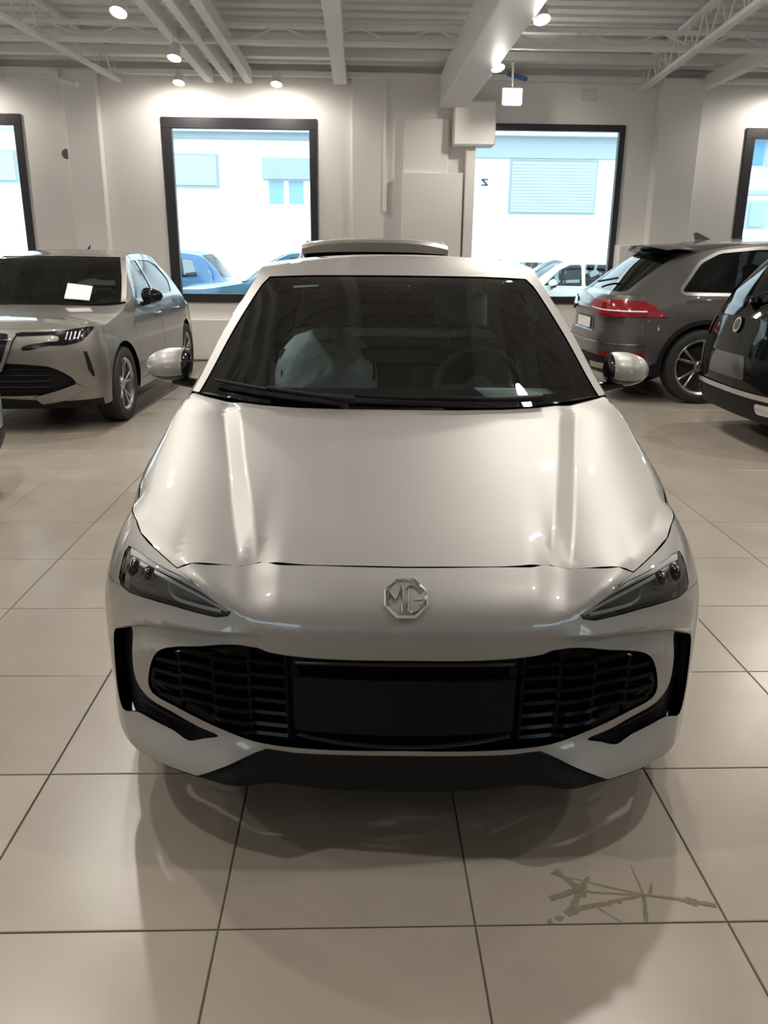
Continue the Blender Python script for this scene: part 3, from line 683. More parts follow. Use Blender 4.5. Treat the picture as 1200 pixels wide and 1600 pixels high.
    c.tpanel('windscreen_sticker', [(-.70, .795), (-.53, .800), (-.53, .785), (-.70, .780)], 'paper', off=-.013, thick=0, step=.02, parent=wo)
    c.tpanel('rear_window', [(-.93, ve+.02), (.93, ve+.02), (.93, 3.12), (-.93, 3.12)], 'tint', off=-.004, step=.05)
    c.tpanel('tailgate_frame', [(-1, ve), (1, ve), (1, 3.15), (-1, 3.15)], 'silver', holes=[[(-.92, ve+.03), (.92, ve+.03), (.92, 3.11), (-.92, 3.11)]], step=.06)
    rr_ = [(HP, .19), (HP, 1.03), (-HP, 1.03), (-HP, .19)]
    panel('tailgate', c.rear, rr_, c.paint, r, step=.05, thick=.01, flip=True, su=.8)
    for sg in (1, -1): c.fpanel('tail_light', round_poly([(sg*.80, .98), (sg*.50, .93), (sg*.50, .86), (sg*.80, .82)], .03), 'red', off=.006, rear=True, step=.03)
    c.fpanel('rear_valance', [(-.72, .22), (.72, .22), (.68, .42), (-.68, .42)], 'black', off=.008, rear=True, step=.05)
    # --- wipers and scuttle
    sc_ = [(x, float(np.interp(abs(x), [0, .2, .355, .48, .579, .651, .72], [1.058, 1.062, 1.075, 1.105, 1.145, 1.195, 1.245]))) for x in np.linspace(-.72, .72, 25)]
    MB().grid([[(x, y-.03, float(hz(np.array(x), np.array(min(y, 1.17))))-.022), (x, y+.02, float(hz(np.array(x), np.array(min(y, 1.17))))-.012), (x, y+.10, float(hz(np.array(x), np.array(min(y, 1.17))))+.012)] for x, y in sc_]).build('scuttle_panel', M['black'], r, 60)
    def tp(u, v, o=.0):
        p = c.top(np.array(u), np.array(v)); return Vector((float(p[0]), float(p[1])-o*.5, float(p[2])+o*.85))
    for a, b in (((-.90, .075), (-.28, .035)), ((-.24, .055), (.56, .022))):
        w = MB(); P = [tp(a[0]+(b[0]-a[0])*t, a[1]+(b[1]-a[1])*t, .018) for t in np.linspace(0, 1, 10)]; w.tube(P, .007, 6)
        Q = [tp(a[0]+(b[0]-a[0])*t, a[1]+(b[1]-a[1])*t-.012*t, .030) for t in np.linspace(.45, 1.12, 8)]; w.tube(Q, [.009]*5+[.012, .014, .016], 6)
        w.build('wiper', M['black'], r, 60)
    # --- mirrors, wheels, cabin
    c.mirrors(1.60, 1.062, .855, 1.020, c.paint, h=.135, d=.15)
    c.wheels(5, 'alloy', .3); c.underbody(); c.cabin(seats=False, wheel_x=.36)
    seat(r, -.34, 2.20, .32, w=.52); seat(r, .33, 2.20, .32, head='headrest')
    b = MB(); b.box(-.60, .60, 2.85, 3.30, .32, .55, .05); b.box(-.60, .60, 3.20, 3.34, .45, 1.02, .05); b.build('rear_bench', M['fabric'], r, 40)
    # clear plastic bag over the passenger seat back
    G = []; rnd = random.Random(3)
    for i in range(15):
        t = i/14; zz = .50+.65*t; wd = .255*(1-max(0, t-.70)**2*4.2); row = []
        for j in range(17):
            q = -1+2*j/16; yb = 2.20+.10+.288*(zz-.5)-.105-.03*(1-q*q)
            row.append((-.345+q*wd, yb+.07*abs(q)**3+rnd.uniform(-.010, .010), zz+rnd.uniform(-.008, .008)-.05*t*q*q))
        G.append(row)
    MB().grid(G).build('seat_cover', M['plastic_cover'], r, 180)
    v = MB(); v.box(-.13, .13, 1.80, 1.83, 1.255, 1.325, .012); v.tube([(0, 1.80, 1.31), (0, 1.74, 1.365)], .012, 6); v.box(-.06, .06, 1.70, 1.80, 1.335, 1.375, .012); v.build('rear_view_mirror', M['black'], r)
    c.tz = float(c.cz(0))
    return c
# ------------------------------------------------------------------ the other cars
def stdshape(L, W, zt, edge, nose, tail, yc, yd, ztr, nf=2.6, nr=2.8, belt=.95, prof=None, wf=.93, wr=.93):
    return dict(L=L, yc=yc, yd=yd, nf=nf, nr=nr, W=[(0, W*wf*.98), (yc, W*wf+.012), (yc+.35, W*.985), (L*.38, W*.995), (L*.6, W), (L*.8, W*.99), (yd, W*wr+.01), (L, W*wr*.97)],
                prof=prof or [(.1, .95), (.25, .985), (.45, 1.0), (.62, .992), (.78, .972), (.92, .952), (1.05, .925), (1.7, .84)], edge=edge, nose=nose, tail=tail,
                zs=[(0, .55), (yc+.5, .62), (L*.34, belt-.03), (L*.8, belt), (yd, belt-.15), (L, belt-.25)])
def shell(c, wins, doors, front_holes=(), rear_holes=(), sideglass='sideglass', ws='windshield', rearglass='tint', clad=None, frontsplit=None, handles=True, seats=True, step=.045, winframe=None, pillar_u=.94, wheel_x=.36, cladmat='black'):
    """painted body with panes, doors, bonnet, roof, floor and cabin"""
    sp, S, r = c.sp, c.S, c.root; HP = math.pi/2; zb = sp['zsill']; L = sp['shape']['L']; zt, ztr = sp['zt'], sp['ztr']
    c.hc = PC(sp['hoodc']); nm = c.paint
    panel('front_bumper', c.front, [(HP, zb), (HP, zt), (-HP, zt), (-HP, zb)], nm, r, holes=[c.F(h) for h in front_holes], step=step, thick=.02, su=.8)
    panel('tailgate', c.rear, [(HP, zb), (HP, ztr), (-HP, ztr), (-HP, zb)], nm, r, holes=[c.R(h) for h in rear_holes], step=step, thick=.02, flip=True, su=.8)
    fe = [(float(S.front(t, zt)[0]), float(S.front(t, zt)[1])) for t in np.linspace(0, HP, 16)]; y0, y1 = sp['C'][0][1], sp['Ey'][0][1]; ee = [(float(S.ex(y)), y) for y in np.linspace(S.yc, y1-.04, 14)[1:]]
    xl = ee[-1][0]; cw = [(x, y0-.01+(y1-.04-y0)*(x/xl)**2.4) for x in np.linspace(xl, 0, 10)[1:]]
    panel('bonnet', c.hood, mirror_outline([(x, y+.003) for x, y in fe]+ee+cw), nm, r, step=step, thick=.012)
    poly = [(S.yc, zb)]+c.arch(sp['yf'])+c.arch(sp['yr'])+[(S.yd, zb)]+c.edge_pts(S.yd, S.yc, 60)
    c.spanel('body_side', poly, nm, holes=[shrink(d, -.003) for d in doors]+list(wins), step=step)
    for i, d in enumerate(doors):
        for sg in (1, -1):
            dr = c.spanel('door', shrink(d, .001), nm, sides=(sg,), step=step)[0]
            if handles:
                yy = max(p[0] for p in d)-.14; zz = sp.get('zh', .88); x = float(S.side(yy, zz))
                MB().tube([(sg*(x-.01), yy-.10, zz), (sg*(x+.028), yy-.085, zz), (sg*(x+.03), yy+.05, zz+.004), (sg*(x-.01), yy+.075, zz+.004)], .012, 8).build('door_handle', nm, dr, 60)
    for wv in wins:
        c.spanel('window_glass', shrink(wv, -.004), sideglass, off=-.006, thick=.002, step=.06)
        if winframe: c.spanel('window_trim', shrink(wv, -winframe[1]), winframe[0], off=.004, thick=.006, holes=[wv], step=.03)
    v1, v2, v3 = sp['vk']; pu = pillar_u
    c.tpanel('roof', [(-1, 0), (-1, v1*.5), (-1, v1), (-1, (v1+v2)/2), (-1, v2), (1, v2), (1, (v1+v2)/2), (1, v1), (1, v1*.5), (1, 0), (pu+.01, 0), (pu, v1*.5), (pu-.02, v1*.97), (0, v1+.012), (-pu+.02, v1*.97), (-pu, v1*.5), (-pu-.01, 0)], nm, step=step)
    wsp = [(-pu-.005, -.02), (-pu+.003, v1*.5), (-pu+.024, v1*.965), (0, v1+.007), (pu-.024, v1*.965), (pu-.003, v1*.5), (pu+.005, -.02)]
    w = c.tpanel('windscreen', wsp, ws, off=-.004, thick=.003, step=.06)
    c.tpanel('windscreen_border', shrink(wsp, -.004), 'gloss_black', off=-.010, thick=0, step=.05, parent=w, holes=[round_poly([(-pu+.05, .06), (-pu+.09, v1*.90), (pu-.09, v1*.90), (pu-.05, .06)], .04)])
    rg = round_poly([(-.92, v2+.05), (.92, v2+.05), (.90, v3-.05), (-.90, v3-.05)], .06)
    c.tpanel('tailgate_frame', [(-1, v2), (0, v2), (1, v2), (1, (v2+v3)/2), (1, v3), (0, v3), (-1, v3), (-1, (v2+v3)/2)], nm, holes=[rg], step=step)
    c.tpanel('rear_window', shrink(rg, -.004), rearglass, off=-.005, thick=.002, step=.06)
    if clad:
        c.spanel('sill_cladding', [(S.yc+.001, zb)]+c.arch(sp['yf'])+c.arch(sp['yr'])+[(S.yd, zb), (S.yd, zb+clad*1.8)]+[(sp['yr']+(sp['ra']+clad)*math.cos(t), sp['rw']+(sp['ra']+clad)*math.sin(t)) for t in np.linspace(.1, math.pi-.1, 16)]+[(sp['yr']-sp['ra']-clad, zb+clad*1.6), (sp['yf']+sp['ra']+clad, zb+clad*1.6)]+[(sp['yf']+(sp['ra']+clad)*math.cos(t), sp['rw']+(sp['ra']+clad)*math.sin(t)) for t in np.linspace(.1, math.pi-.1, 16)]+[(S.yc+.001, zb+clad*1.8)], cladmat, off=.007, thick=.012, step=.05)
    c.underbody(); c.cabin(seats=seats, wheel_x=wheel_x)
def alfa():
    L, W = 4.17, .885
    edge = [(0, .66, .88), (.5, .79, .885), (.8, .80, .93), (1.1, .795, .985), (1.3, .765, 1.05), (1.55, .715, 1.22), (1.75, .665, 1.36), (1.9, .625, 1.43), (2.1, .60, 1.455), (2.5, .595, 1.462), (3.0, .585, 1.43), (3.35, .57, 1.36), (3.6, .62, 1.17), (3.75, .68, 1.0), (4.17, .70, .9)]
    sh = stdshape(L, W, .885, edge, [(.2, .12), (.3, .06), (.45, .03), (.6, .01), (.72, .0), (.80, .01), (.885, .06)], [(.2, 4.06), (.4, 4.16), (.6, 4.17), (.8, 4.12), (1.0, 4.02), (1.2, 3.9)], .42, 3.75, 1.0, nf=2.7, belt=1.0)
    sp = dict(shape=sh, paint='alfa', yf=.82, yr=3.38, rw=.335, ra=.385, zsill=.24, zt=.885, ztr=1.0, hoodc=[(.06, .885), (.25, .935), (.6, .975), (1.05, 1.015)], vk=(.84, 2.35, 2.85),
              C=[(0, 1.05, 1.005), (.42, 1.42, 1.23), (.84, 1.82, 1.435), (1.3, 2.25, 1.505), (1.8, 2.8, 1.50), (2.35, 3.45, 1.42), (2.85, 4.02, 1.0)], Ey=[(0, 1.27), (.42, 1.56), (.84, 1.93), (1.3, 2.25), (1.8, 2.8), (2.35, 3.33), (2.85, 3.75)])
    c = Car('crossover_car', sp, (-2.99, 6.73, 0), -.015, 'warm grey crossover with a paper sheet on its dashboard, left of the silver hatchback')
    wins = [round_poly([(1.50, 1.055), (2.20, 1.045), (2.20, 1.40), (1.98, 1.395), (1.80, 1.31)], .03), round_poly([(2.26, 1.045), (2.95, 1.055), (3.12, 1.18), (2.98, 1.34), (2.7, 1.39), (2.26, 1.405)], .04)]
    doors = [round_poly([(1.25, .32), (2.22, .32), (2.22, 1.01), (1.45, 1.02), (1.25, .92)], .03), round_poly([(2.235, .32), (2.85, .32), (3.0, .65), (3.05, 1.01), (2.235, 1.01)], .03)]
    low = spline([(0, .62), (.35, .60), (.50, .57), (.64, .45), (.50, .37), (.25, .345), (0, .34)], 3)
    shell(c, wins, doors, front_holes=[mirror_outline(low)], clad=None, seats=True)
    def P(x, z): return x, z
    c.fpanel('lower_grille', shrink(mirror_outline(low), -.01), 'black', off=-.04, thick=0)
    for zz in (.56, .51, .46, .41):
        wd = .44 if zz > .4 else .4; MB().tube([(x, float(c.S.front(float(c.S.th(abs(x), zz)), zz)[1])+.03, zz) for x in np.linspace(-wd, wd, 15)], .008, 6).build('grille_slat', M['black'], c.root, 60)
    # shield grille
    sh_ = mirror_outline([(0, .86), (.16, .845), (.19, .80), (.06, .56), (0, .54)])
    c.fpanel('shield_grille', sh_, 'gloss_black', off=.006, thick=.01)
    for sg in (1, -1):
        c.fpanel('shield_trim', [(sg*x, z) for x, z in ((.165, .86), (.235, .84), (.205, .79), (.085, .55), (.05, .55), (.175, .80))], 'alfa', off=.016, thick=.018)
        hl, = [c.fpanel('headlight', [(sg*x, z) for x, z in spline([(.22, .850), (.45, .862), (.60, .872), (.765, .890), (.748, .835), (.70, .78), (.58, .755), (.48, .755), (.28, .72), (.27, .745), (.46, .785), (.55, .795), (.54, .83), (.40, .835), (.22, .835)], 3, closed=True)], 'gloss_black', off=.004, thick=.01)]
        for k in range(5):
            x0 = .60+k*.028; p = [c.S.front(float(c.S.th(x0+dx, z)), z) for dx, z in ((0, .80), (.012, .86))]
            MB().tube([(sg*float(q[0]), float(q[1])-.008, float(q[2])) for q in p], .006, 6).build('lamp_bar', M['satin'], hl, 60)
        c.fpanel('bumper_slot', [(sg*x, z) for x, z in ((.715, .70), (.735, .70), (.772, .50), (.760, .485), (.735, .55))], 'black', off=.003, thick=.004)
        c.fpanel('bumper_lip', [(sg*x, z) for x, z in ((.30, .335), (.64, .44), (.70, .40), (.52, .30), (.36, .275))], 'alfa', off=.014, thick=.02)
    c.fpanel('lower_lip', mirror_outline([(0, .32), (.5, .29), (.80, .30), (.80, .24), (0, .23)]), 'black', off=.006, thick=.02)
    c.mirrors(1.62, 1.075, .86, 1.03, M['gloss_black'], h=.15, d=.15)
    c.wheels(5, 'satin', .25, double=True, rim_r=.235, w=.215)
    b = MB(); b.tube([(.0, 2.7, 1.5), (.0, 2.78, 1.55)], [.02, .006], 6); b.build('roof_aerial', M['gloss_black'], c.root)
    return c
def q8():
    L, W = 4.99, .985
    edge = [(0, .74, 1.0), (.6, .87, 1.0), (1.0, .88, 1.06), (1.35, .87, 1.12), (1.6, .84, 1.18), (1.9, .78, 1.38), (2.2, .72, 1.56), (2.45, .69, 1.62), (2.9, .675, 1.645), (3.4, .665, 1.625), (3.9, .65, 1.55), (4.2, .66, 1.45), (4.40, .72, 1.26), (4.55, .80, 1.10), (4.99, .84, .98)]
    sh = stdshape(L, W, 1.0, edge, [(.2, .12), (.35, .04), (.6, .0), (.85, .02), (1.0, .08)], [(.22, 4.86), (.35, 4.96), (.55, 4.99), (.68, 4.985), (.72, 4.955), (.84, 4.95), (.90, 4.975), (1.0, 4.965), (1.08, 4.93), (1.12, 4.90)], .52, 4.55, 1.10, nf=2.7, nr=3.0, belt=1.08)
    sp = dict(shape=sh, paint='dark_grey', yf=.93, yr=3.93, rw=.385, ra=.44, zsill=.28, zt=1.0, ztr=1.10, zh=.98, hoodc=[(.08, 1.0), (.3, 1.05), (.8, 1.10), (1.4, 1.15)], vk=(.95, 2.9, 3.5),
              C=[(0, 1.42, 1.14), (.48, 1.85, 1.42), (.95, 2.32, 1.62), (1.5, 2.9, 1.70), (2.2, 3.6, 1.675), (2.9, 4.30, 1.56), (3.5, 4.915, 1.10)], Ey=[(0, 1.62), (.48, 1.97), (.95, 2.4), (1.5, 2.9), (2.2, 3.5), (2.9, 4.12), (3.5, 4.55)])
    c = Car('coupe_suv', sp, (7.52, 9.43, 0), math.pi/2+.0, 'dark grey coupe SUV with a red tail light and chrome window trim, on the right')
    wins = [round_poly([(1.98, 1.13), (2.75, 1.125), (2.75, 1.56), (2.40, 1.53), (2.2, 1.42)], .03), round_poly([(2.82, 1.125), (4.20, 1.14), (3.98, 1.42), (3.78, 1.52), (3.4, 1.56), (2.82, 1.575)], .05)]
    doors = [round_poly([(1.65, .40), (2.77, .40), (2.77, 1.09), (1.9, 1.10), (1.65, 1.02)], .03), round_poly([(2.785, .40), (3.42, .40), (3.58, .72), (3.70, 1.09), (2.785, 1.09)], .03)]
    shell(c, wins, doors, sideglass='tint', ws='tint', winframe=('satin', .032), clad=.045)
    # tail: light bar, lamps, plate recess, diffuser
    tl = spline([(.30, 1.01), (.60, 1.045), (.80, 1.045), (.90, 1.02), (.955, .90), (.85, .885), (.62, .885), (.42, .915), (.30, .955)], 3, closed=True)
    for sg in (1, -1):
        t = c.fpanel('tail_light', [(sg*x, z) for x, z in tl], 'red', off=.012, thick=.03, rear=True)
        c.fpanel('lamp_stripe', [(sg*x, z) for x, z in ((.34, .955), (.60, .94), (.88, .935), (.88, .945), (.60, .95), (.34, .965))], 'drl', off=.014, thick=.003, rear=True, parent=t)
        c.fpanel('reflector', [(sg*x, z) for x, z in ((.60, .47), (.93, .50), (.93, .53), (.60, .50))], 'red', off=.008, thick=.01, rear=True)
        sx = [(4.45, .905), (4.55, .905), (4.55, .99), (4.50, .985)]
        c.spanel('tail_light_side', [(4.33, .885), (4.552, .888), (4.552, 1.03), (4.48, 1.0)], 'red', off=.010, thick=.012, sides=(sg,))
        c.fpanel('exhaust_trim', [(sg*x, z) for x, z in ((.40, .33), (.86, .34), (.86, .40), (.40, .39))], 'satin', off=.012, thick=.02, rear=True)
    c.fpanel('light_bar', [(-.31, .96), (.31, .96), (.31, .985), (-.31, .985)], 'red', off=.010, thick=.01, rear=True)
    c.fpanel('plate_recess', round_poly([(-.38, .70), (.38, .70), (.34, .86), (-.34, .86)], .03), 'gloss_black', off=.004, thick=.004, rear=True)
    c.fpanel('number_plate', round_poly([(-.26, .73), (.26, .73), (.26, .84), (-.26, .84)], .01), 'paper', off=.012, thick=.008, rear=True)
    c.fpanel('rear_diffuser', [(-.88, .28), (.88, .28), (.90, .45), (.5, .47), (-.5, .47), (-.90, .45)], 'black', off=.006, thick=.02, rear=True)
    c.fpanel('bumper_strip', [(-.95, .60), (.95, .60), (.95, .615), (-.95, .615)], 'satin', off=.008, thick=.01, rear=True)
    sp_ = MB(); G = []
    for x in np.linspace(-.64, .64, 15):
        q = (abs(x)/.64)**2; G.append([(x, 4.12-.12*q, 1.618-.06*q), (x, 4.33-.10*q, 1.612-.05*q), (x, 4.46-.14*q, 1.600-.05*q), (x, 4.45-.14*q, 1.585-.05*q), (x, 4.28-.10*q, 1.555-.05*q)])
    sp_.grid(G).build('roof_spoiler', M['gloss_black'], c.root, 60)
    rw_ = MB(); p0, p1 = c.top(np.array(0.0), np.array(3.40)), c.top(np.array(-.55), np.array(3.34)); rw_.tube([(0, float(p0[1])+.02, float(p0[2])+.03), (float(p1[0]), float(p1[1])+.02, float(p1[2])+.03)], .012, 6); rw_.build('rear_wiper', M['black'], c.root)
    c.mirrors(1.98, 1.17, .98, 1.15, c.paint, h=.17, d=.17)
    c.wheels(5, 'alloy', .10, double=True, rim_r=.29, w=.26)
    f = MB(); f.grid([[(w_, y, z) for w_ in (-.022*k, .0)] for y, z, k in ((3.62, 1.675, 1), (3.70, 1.70, .9), (3.78, 1.74, .4), (3.80, 1.665, 1))]); f.prism([(-.015, 3.62, 1.672), (-.015, 3.80, 1.662), (-.015, 3.82, 1.735), (-.015, 3.78, 1.745)], (.03, 0, 0)); f.build('shark_fin_aerial', c.paint, c.root)
    return c
def suv(name, loc, rz, label, paintname, H=1.64, L=4.35, W=.90, group=None, glassm='tint', rim='alloy_dark', rearfeat=True):
    k = H/1.64
    edge = [(0, .70, .95), (.5, .80, .955), (.9, .81, 1.0), (1.15, .80, 1.04), (1.35, .775, 1.10), (1.6, .72, 1.28), (1.85, .67, 1.46), (2.05, .645, 1.54), (2.6, .635, 1.575), (3.2, .625, 1.57), (3.7, .615, 1.52), (3.95, .66, 1.25), (4.02, .72, 1.02), (4.35, .75, .95)]
    edge = [(y*L/4.35, x*W/.90, z*k) for y, x, z in edge]
    sh = stdshape(L, W, .955*k, edge, [(.2, .12), (.35, .03), (.6, .0), (.85, .02), (.955*k, .08)], [(.2, L-.12), (.4, L-.01), (.6, L), (.85, L-.04), (1.02*k, L-.08)], .45, 4.02*L/4.35, 1.02*k, belt=1.0*k)
    q = L/4.35
    sp = dict(shape=sh, paint=paintname, yf=.84, yr=.84+2.62*q, rw=.345, ra=.395, zsill=.25, zt=.955*k, ztr=1.02*k, zh=.9*k, hoodc=[(.08, .955*k), (.3, 1.01*k), (.7, 1.05*k), (1.15, 1.075*k)], vk=(.80, 2.55, 3.0),
              C=[(0, 1.16*q, 1.07*k), (.4, 1.5*q, 1.33*k), (.80, 1.9*q, 1.555*k), (1.3, 2.5*q, 1.635*k), (2.0, 3.2*q, 1.63*k), (2.55, 3.85*q, 1.56*k), (3.0, L-.08, 1.02*k)], Ey=[(0, 1.37*q), (.4, 1.63*q), (.80, 2.0*q), (1.3, 2.5*q), (2.0, 3.1*q), (2.55, 3.7*q), (3.0, 4.02*q)])
    c = Car(name, sp, loc, rz, label, group=group)
    wins = [round_poly([(y*q, z*k) for y, z in ((1.56, 1.08), (2.25, 1.075), (2.25, 1.48), (2.05, 1.475), (1.85, 1.37))], .03), round_poly([(y*q, z*k) for y, z in ((2.31, 1.075), (3.05, 1.085), (3.05, 1.48), (2.31, 1.485))], .03), round_poly([(y*q, z*k) for y, z in ((3.13, 1.09), (3.72, 1.12), (3.60, 1.44), (3.13, 1.47))], .04)]
    doors = [round_poly([(y*q, z*k) for y, z in ((1.32, .34), (2.27, .34), (2.27, 1.04), (1.5, 1.05), (1.32, .96))], .03), round_poly([(y*q, z*k) for y, z in ((2.285, .34), (2.95, .34), (3.08, .68), (3.10, 1.04), (2.285, 1.04))], .03)]
    shell(c, wins, doors, sideglass=glassm, ws=glassm if glassm == 'tint' else 'windshield', clad=.05, step=.06)
    c.fpanel('grille', mirror_outline([(0, .80), (.45, .80), (.50, .74), (.40, .66), (0, .64)]), 'gloss_black', off=.006)
    c.fpanel('lower_grille', mirror_outline([(0, .50), (.5, .50), (.58, .40), (.45, .32), (0, .32)]), 'black', off=.006)
    for sg in (1, -1):
        c.fpanel('headlight', [(sg*x, z) for x, z in spline([(.47, .80), (.60, .86), (.76, .87), (.77, .80), (.68, .74), (.52, .73)], 3, closed=True)], 'smoke', off=.008)
    if rearfeat:
        for sg in (1, -1): c.fpanel('tail_light', spline([(sg*x, z*k) for x, z in ((.50, .97), (.70, .985), (.80, .97), (.81, .86), (.68, .85), (.54, .88))], 3, closed=True), 'red', off=.01, rear=True, thick=.02)
        c.fpanel('number_plate_panel', round_poly([(-.27, .70*k), (.27, .70*k), (.27, .82*k), (-.27, .82*k)], .02), 'black', off=.005, rear=True, thick=.008)
        c.fpanel('rear_valance', [(-.70, .26), (.70, .26), (.66, .44), (-.66, .44)], 'black', off=.006, rear=True, thick=.01)
    c.mirrors(1.72*q, 1.12*k, W-.02, W+.16, c.paint, h=.15)
    c.wheels(5, rim, .2, double=True, rim_r=.24, w=.225)
    return c
# ------------------------------------------------------------------ the room
WY = 12.0
def struct(o): o['kind'] = 'structure'; return o
CRACKS = [([(.700, 1.605), (.701, 1.707)], (.003, .0015)), ([(.700, 1.605), (.487, 1.681)], (.004, .002)), ([(.700, 1.605), (.583, 1.614), (.551, 1.625)], (.003, .005)), ([(.700, 1.605), (.623, 1.586), (.530, 1.564), (.496, 1.548)], (.003, .009)),
          ([(.700, 1.605), (.679, 1.519)], (.004, .004)), ([(.700, 1.605), (.782, 1.589), (.865, 1.567)], (.003, .007)), ([(.551, 1.625), (.502, 1.688)], (.010, .005)), ([(.512, 1.675), (.502, 1.690)], (.006, .013)), ([(.551, 1.625), (.468, 1.597)], (.006, .008)),
          ([(.551, 1.632), (.582, 1.668)], (.010, .003)), ([(.551, 1.640), (.545, 1.600)], (.016, .012)), ([(.551, 1.625), (.516, 1.568), (.496, 1.548)], (.006, .010)), ([(.577, 1.563), (.619, 1.522)], (.0025, .001)), ([(.718, 1.609), (.734, 1.643)], (.005, .002)), ([(.640, 1.590), (.632, 1.578)], (.003, .006)), ([(.610, 1.588), (.604, 1.572)], (.003, .006)), ([(.480, 1.540), (.470, 1.530)], (.008, .006)), ([(.455, 1.527), (.445, 1.522)], (.006, .003)), ([(.800, 1.585), (.822, 1.576)], (.010, .012))]
def room():
    X0, X1, Y0, ZC = -7.4, 9.0, -7.6, 3.98
    # floor: grout bed and tiles
    fl = struct(MB().box(X0, X1, Y0, WY+.02, -.12, -.004).build('floor', M['grout']))
    T, gx, gy = .6, -.9273, 1.5176; g = .0022; h = T/2-g
    tm = bpy.data.meshes.new('tile'); b = MB(); c = .0018
    V = [(sx*(h-d), sy*(h-d), z) for z, d in ((-.006, 0), (-.0016, 0), (0, c)) for sx, sy in ((-1, -1), (1, -1), (1, 1), (-1, 1))]
    tm.from_pydata(V, [], [(i+4*k, (i+1) % 4+4*k, (i+1) % 4+4*k+4, i+4*k+4) for k in (0, 1) for i in range(4)]+[(8, 9, 10, 11)]); tm.update(); tm.materials.append(M['tile'])
    inv = cam.matrix_world.inverted(); cells = []
    for i in range(-12, 18):
        for j in range(-16, 19):
            x, y = gx+(i+.5)*T, gy+(j+.5)*T
            if not (X0 < x-.05 and x+.05 < X1 and Y0 < y-.05 and y+.05 < WY): continue
            p = inv @ Vector((x, y, 0)); size = 0
            if p.z < -.3:
                u, v = 600+1272*p.x/-p.z, 800-1272*p.y/-p.z
                if -200 < u < 1400 and -100 < v < 1750: size = 1/(p.z*p.z)
            cells.append((size, x, y))
    cells.sort(reverse=True); rest = MB(); ct = None
    for k, (s_, x, y) in enumerate(cells):
        if k < 300 and s_ > 0:
            o = bpy.data.objects.new('tile', tm); link(o, fl); o.location = (x, y, 0)
            if abs(x-(gx+3*T-.3)) < .05 and abs(y-(gy+.3)) < .05: ct = o
        else: rest.add([(x+p[0], y+p[1], p[2]) for p in V], [(i+4*q, (i+1) % 4+4*q, (i+1) % 4+4*q+4, i+4*q+4) for q in (0, 1) for i in range(4)]+[(8, 9, 10, 11)])
    rest.build('tile_field', M['tile'], fl)['kind'] = 'stuff'
    # the broken tile: chipped cracks, thin dark fillings
    if ct:
        ox, oy = ct.location.x, ct.location.y; cr = MB(); rnd = random.Random(5)
        for pts, w in CRACKS:
            P = [Vector((x-ox, y-oy, 0)) for x, y in pts]; P = [P[0].lerp(P[1], 0)]+[q for a, b_ in zip(P[:-1], P[1:]) for q in (a.lerp(b_, .33)+Vector((rnd.uniform(-.003, .003), rnd.uniform(-.003, .003), 0)), a.lerp(b_, .66), b_)]
            n = len(P)
            for i in range(n-1):
                d = (P[i+1]-P[i]).normalized(); q = Vector((-d.y, d.x, 0)); w0, w1 = [w[0]+(w[1]-w[0])*t/(n-1) for t in (i, i+1)]; w0 *= rnd.uniform(.7, 1.3)
                zz = Vector((0, 0, .0003+.00003*(len(cr.f) % 40))); cr.add([P[i]-q*w0-d*.001+zz, P[i+1]-q*w1+d*.001+zz, P[i+1]+q*w1+d*.001+zz, P[i]+q*w0-d*.001+zz], [(0, 1, 2, 3)])
        cr.build('crack', M['crack'], ct)
    # far wall with four window openings
    wins = [(-6.7, -4.48, .80, 3.20), (-2.64, -.57, .80, 3.19), (1.50, 3.61, .82, 3.17), (5.27, 7.45, .82, 3.16)]
    w = MB(); xs = X0-.3; th = .34
    for a, b_, z0, z1 in wins:
        w.box(xs, a, WY, WY+th, -.1, 4.3); w.box(a, b_, WY, WY+th, -.1, z0); w.box(a, b_, WY, WY+th, z1, 4.3); xs = b_
    w.box(xs, X1+.3, WY, WY+th, -.1, 4.3)
    wb = struct(w.build('wall_back', M['wall']))
    def part(name, mat, *boxes, bev=0.0, parent=wb):
        q = MB()
        for bx in boxes: q.box(*bx, bev)
        return q.build(name, M[mat], parent)
    part('pilaster', 'wall', (-3.86, -3.42, WY-.16, WY, 0, 3.72), bev=.012)
    part('pilaster', 'wall', (4.0, 4.56, WY-.22, WY, 0, 3.72), bev=.012)
    part('pilaster', 'wall', (-.10, 1.50, WY-.06, WY, 0, 3.72), bev=.008)
    part('column', 'wall', (.60, 1.20, WY-.14, WY-.05, 0, 3.2), bev=.01)
    part('wall_board', 'wall', (.58, 1.40, WY-.20, WY-.13, 0, 2.53), bev=.008)
    part('beam_bracket', 'wall', (1.24, 1.80, WY-.30, WY+.0, 2.86, 3.40), bev=.02)
    part('bracket_plate', 'wall', (1.02, 1.40, WY-.24, WY-.05, 3.42, 3.52), bev=.006)
    part('window_jamb', 'wall', (1.43, 1.56, WY-.20, WY+.02, 0, 2.88), bev=.008)
    part('wall_plinth', 'wall', (3.60, 4.16, WY-.26, WY, 0, 1.63), bev=.012)
    struct(MB().box(-3.42, -.10, WY-.10, WY, 0, .57, .01).build('trim_1', M['wall']))
    struct(MB().box(X0, X1, WY-.10, WY-.02, 3.68, 3.75, .01).build('trim_2', M['ceiling_white']))
    pp = MB(); pp.tube([(.355, WY-.07, 2.04), (.355, WY-.07, 3.7)], .022, 10); pp.build('wall_pipe', M['wall'], wb, 60)
